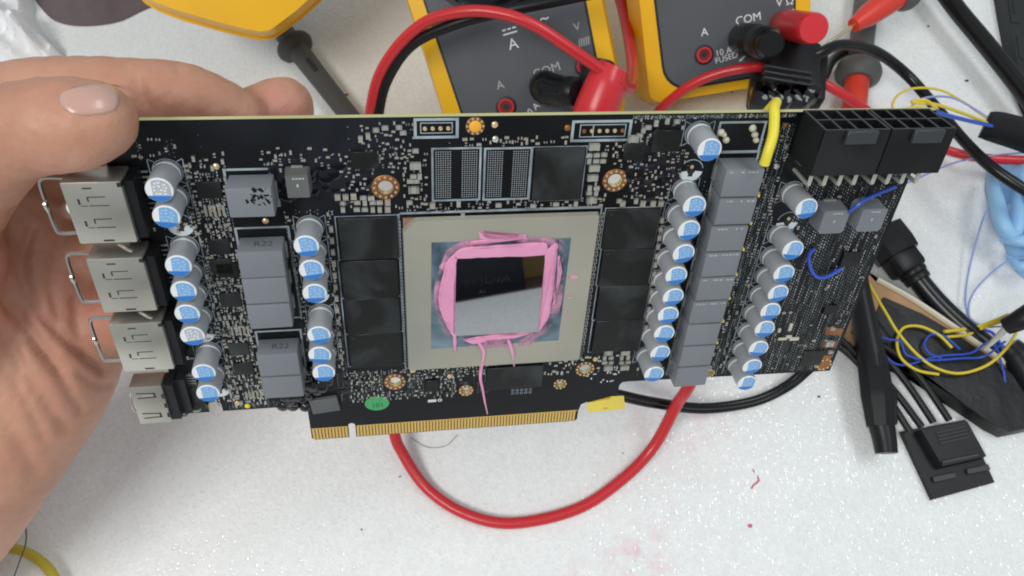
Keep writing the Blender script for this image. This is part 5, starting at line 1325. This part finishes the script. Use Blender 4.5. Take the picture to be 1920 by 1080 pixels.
co = np.empty(nv*3, np.float32); hm.vertices.foreach_get('co', co); co = co.reshape(-1, 3).astype(float)/S
no = np.empty(nv*3, np.float32); hm.vertices.foreach_get('normal', no); no = no.reshape(-1, 3).astype(float)
def to_px(p):
    d = p-CAM
    x = d[:, 0]; y = -d[:, 1]*SP-d[:, 2]*CP; z = d[:, 1]*CP-d[:, 2]*SP
    return np.stack([960+F_PX*x/z, 540+F_PX*y/z], 1), z
px, pz = to_px(co)
vis = (no*(CAM-co)).sum(1) > 0
off = np.zeros(nv)
def crease(line, width, depth, zmax=400, zmin=0):
    """a fold in the skin where the line runs over the surface, sunk along the normal"""
    q = np.array(spline([np.array(a, float) for a in line], 8))
    best = np.full(nv, 1e9)
    for a, b in zip(q[:-1], q[1:]):
        ab = b-a; t = np.clip(((px-a)@ab)/(ab@ab), 0, 1); d = np.linalg.norm(px-(a+t[:, None]*ab), axis=1); best = np.minimum(best, d)
    mm = best*pz/F_PX
    off[:] -= np.where(vis & (pz < zmax) & (pz > zmin), depth*np.exp(-(mm/width)**2), 0)
crease([(60, 430), (40, 500), (70, 580), (140, 650), (190, 690)], 1.6, 1.5)
crease([(0, 540), (50, 620), (110, 700), (150, 770)], 1.6, 1.2)
crease([(-20, 660), (40, 740), (80, 820)], 1.8, 0.9)
crease([(60, 560), (30, 640), (30, 720)], 1.5, 0.7)
crease([(255, 150), (262, 180), (285, 212)], 1.0, 1.0, zmin=185)
crease([(330, 118), (338, 140)], 1.2, 0.4, zmin=185)
for k in range(3): crease([(252+k*5, 138+k*2), (258+k*6, 165), (262+k*7, 200)], 0.7, 0.35, zmin=185)
for k in range(4): crease([(300+k*14, 112+k), (296+k*15, 130), (306+k*15, 150)], 0.6, 0.16, zmin=185)
crease([(500, 150), (496, 175), (504, 205)], 0.9, 0.5, zmin=185)
crease([(120, 440), (95, 520), (110, 600)], 1.4, 0.8)
crease([(-20, 470), (20, 560), (70, 640), (110, 690)], 2.4, 1.5)
crease([(-10, 600), (40, 690), (90, 760), (120, 800)], 2.4, 1.4)
crease([(-20, 760), (30, 820), (60, 880)], 2.6, 1.1)
crease([(30, 400), (10, 470), (15, 540)], 2.0, 1.0)
crease([(140, 560), (150, 640), (190, 700)], 1.6, 0.8)
crease([(150, 700), (180, 720), (215, 720)], 1.2, 0.7)
for k in range(7): crease([(-10+k*24, 760+k*8), (20+k*22, 720+k*6)], 0.8, 0.18)
for k in range(5): crease([(18+k*13, 255+(k % 2)*6), (24+k*13, 300), (22+k*12, 322)], 0.6, 0.22, zmax=185)
crease([(112, 168), (104, 182), (116, 208), (140, 222), (200, 216), (226, 206)], 0.5, 0.35, zmax=185)
off += 0.10*np.sin(co[:, 0]*0.9+2*np.sin(co[:, 1]*0.5))*np.sin(co[:, 1]*0.8+co[:, 2]*0.6)
co = co+no*off[:, None]
hm.vertices.foreach_set('co', (co*S).astype(np.float32).ravel()); hm.update()
hm.materials.clear(); hm.materials.append(M['skin'])
hand = bpy.data.objects.new('hand', hm); COL.objects.link(hand)
tag(hand, 'bare left hand gripping the left end of the card, thumb in front', 'hand')
# thumb nail: a curved plate laid on the thumb's upper side
from mathutils.bvhtree import BVHTree
bvh = BVHTree.FromPolygons([tuple(v) for v in co], [tuple(p.vertices) for p in hm.polygons])
def on_hand(px_, py_, lift):
    o = Vector(CAM); d = Vector(ray(px_, py_)).normalized()
    loc, nrm, i, dist = bvh.ray_cast(o, d)
    return None if loc is None else np.array(loc)+np.array(nrm)*lift
def nail(corners, name, label=None):
    mbn = MB(); n, m = 12, 9; g = []
    a, b, c, d = [np.array(q, float) for q in corners]       # cuticle top, tip top, tip bottom, cuticle bottom
    for i in range(n+1):
        u = i/n
        for j in range(m+1):
            v = j/m
            uu, vv = 2*u-1, 2*v-1                     # square grid pulled into a rounded nail outline
            k = 0.34 if uu > 0 else 0.46
            x_, y_ = uu*math.sqrt(1-k*vv*vv), vv*math.sqrt(1-k*uu*uu)
            x_, y_ = (x_+1)/2, (y_+1)/2
            p = (a*(1-x_)+b*x_)*(1-y_)+(d*(1-x_)+c*x_)*y_
            lift = 0.26*min(1, 2.2*min(v, 1-v, u+0.02)+0.1)
            q = on_hand(p[0], p[1], lift)
            g.append(q if q is not None else (g[-1] if g else np.zeros(3)))
    fs = [(i*(m+1)+j, i*(m+1)+j+1, (i+1)*(m+1)+j+1, (i+1)*(m+1)+j) for i in range(n) for j in range(m)]
    mbn.add(g, fs, 'nail', True)
    o = mbn.build(name, hand)
    md = o.modifiers.new('t', 'SOLIDIFY'); md.thickness = 0.004; md.offset = -1
    return o
nail([(98, 166), (220, 150), (228, 212), (122, 222)], 'thumbnail')
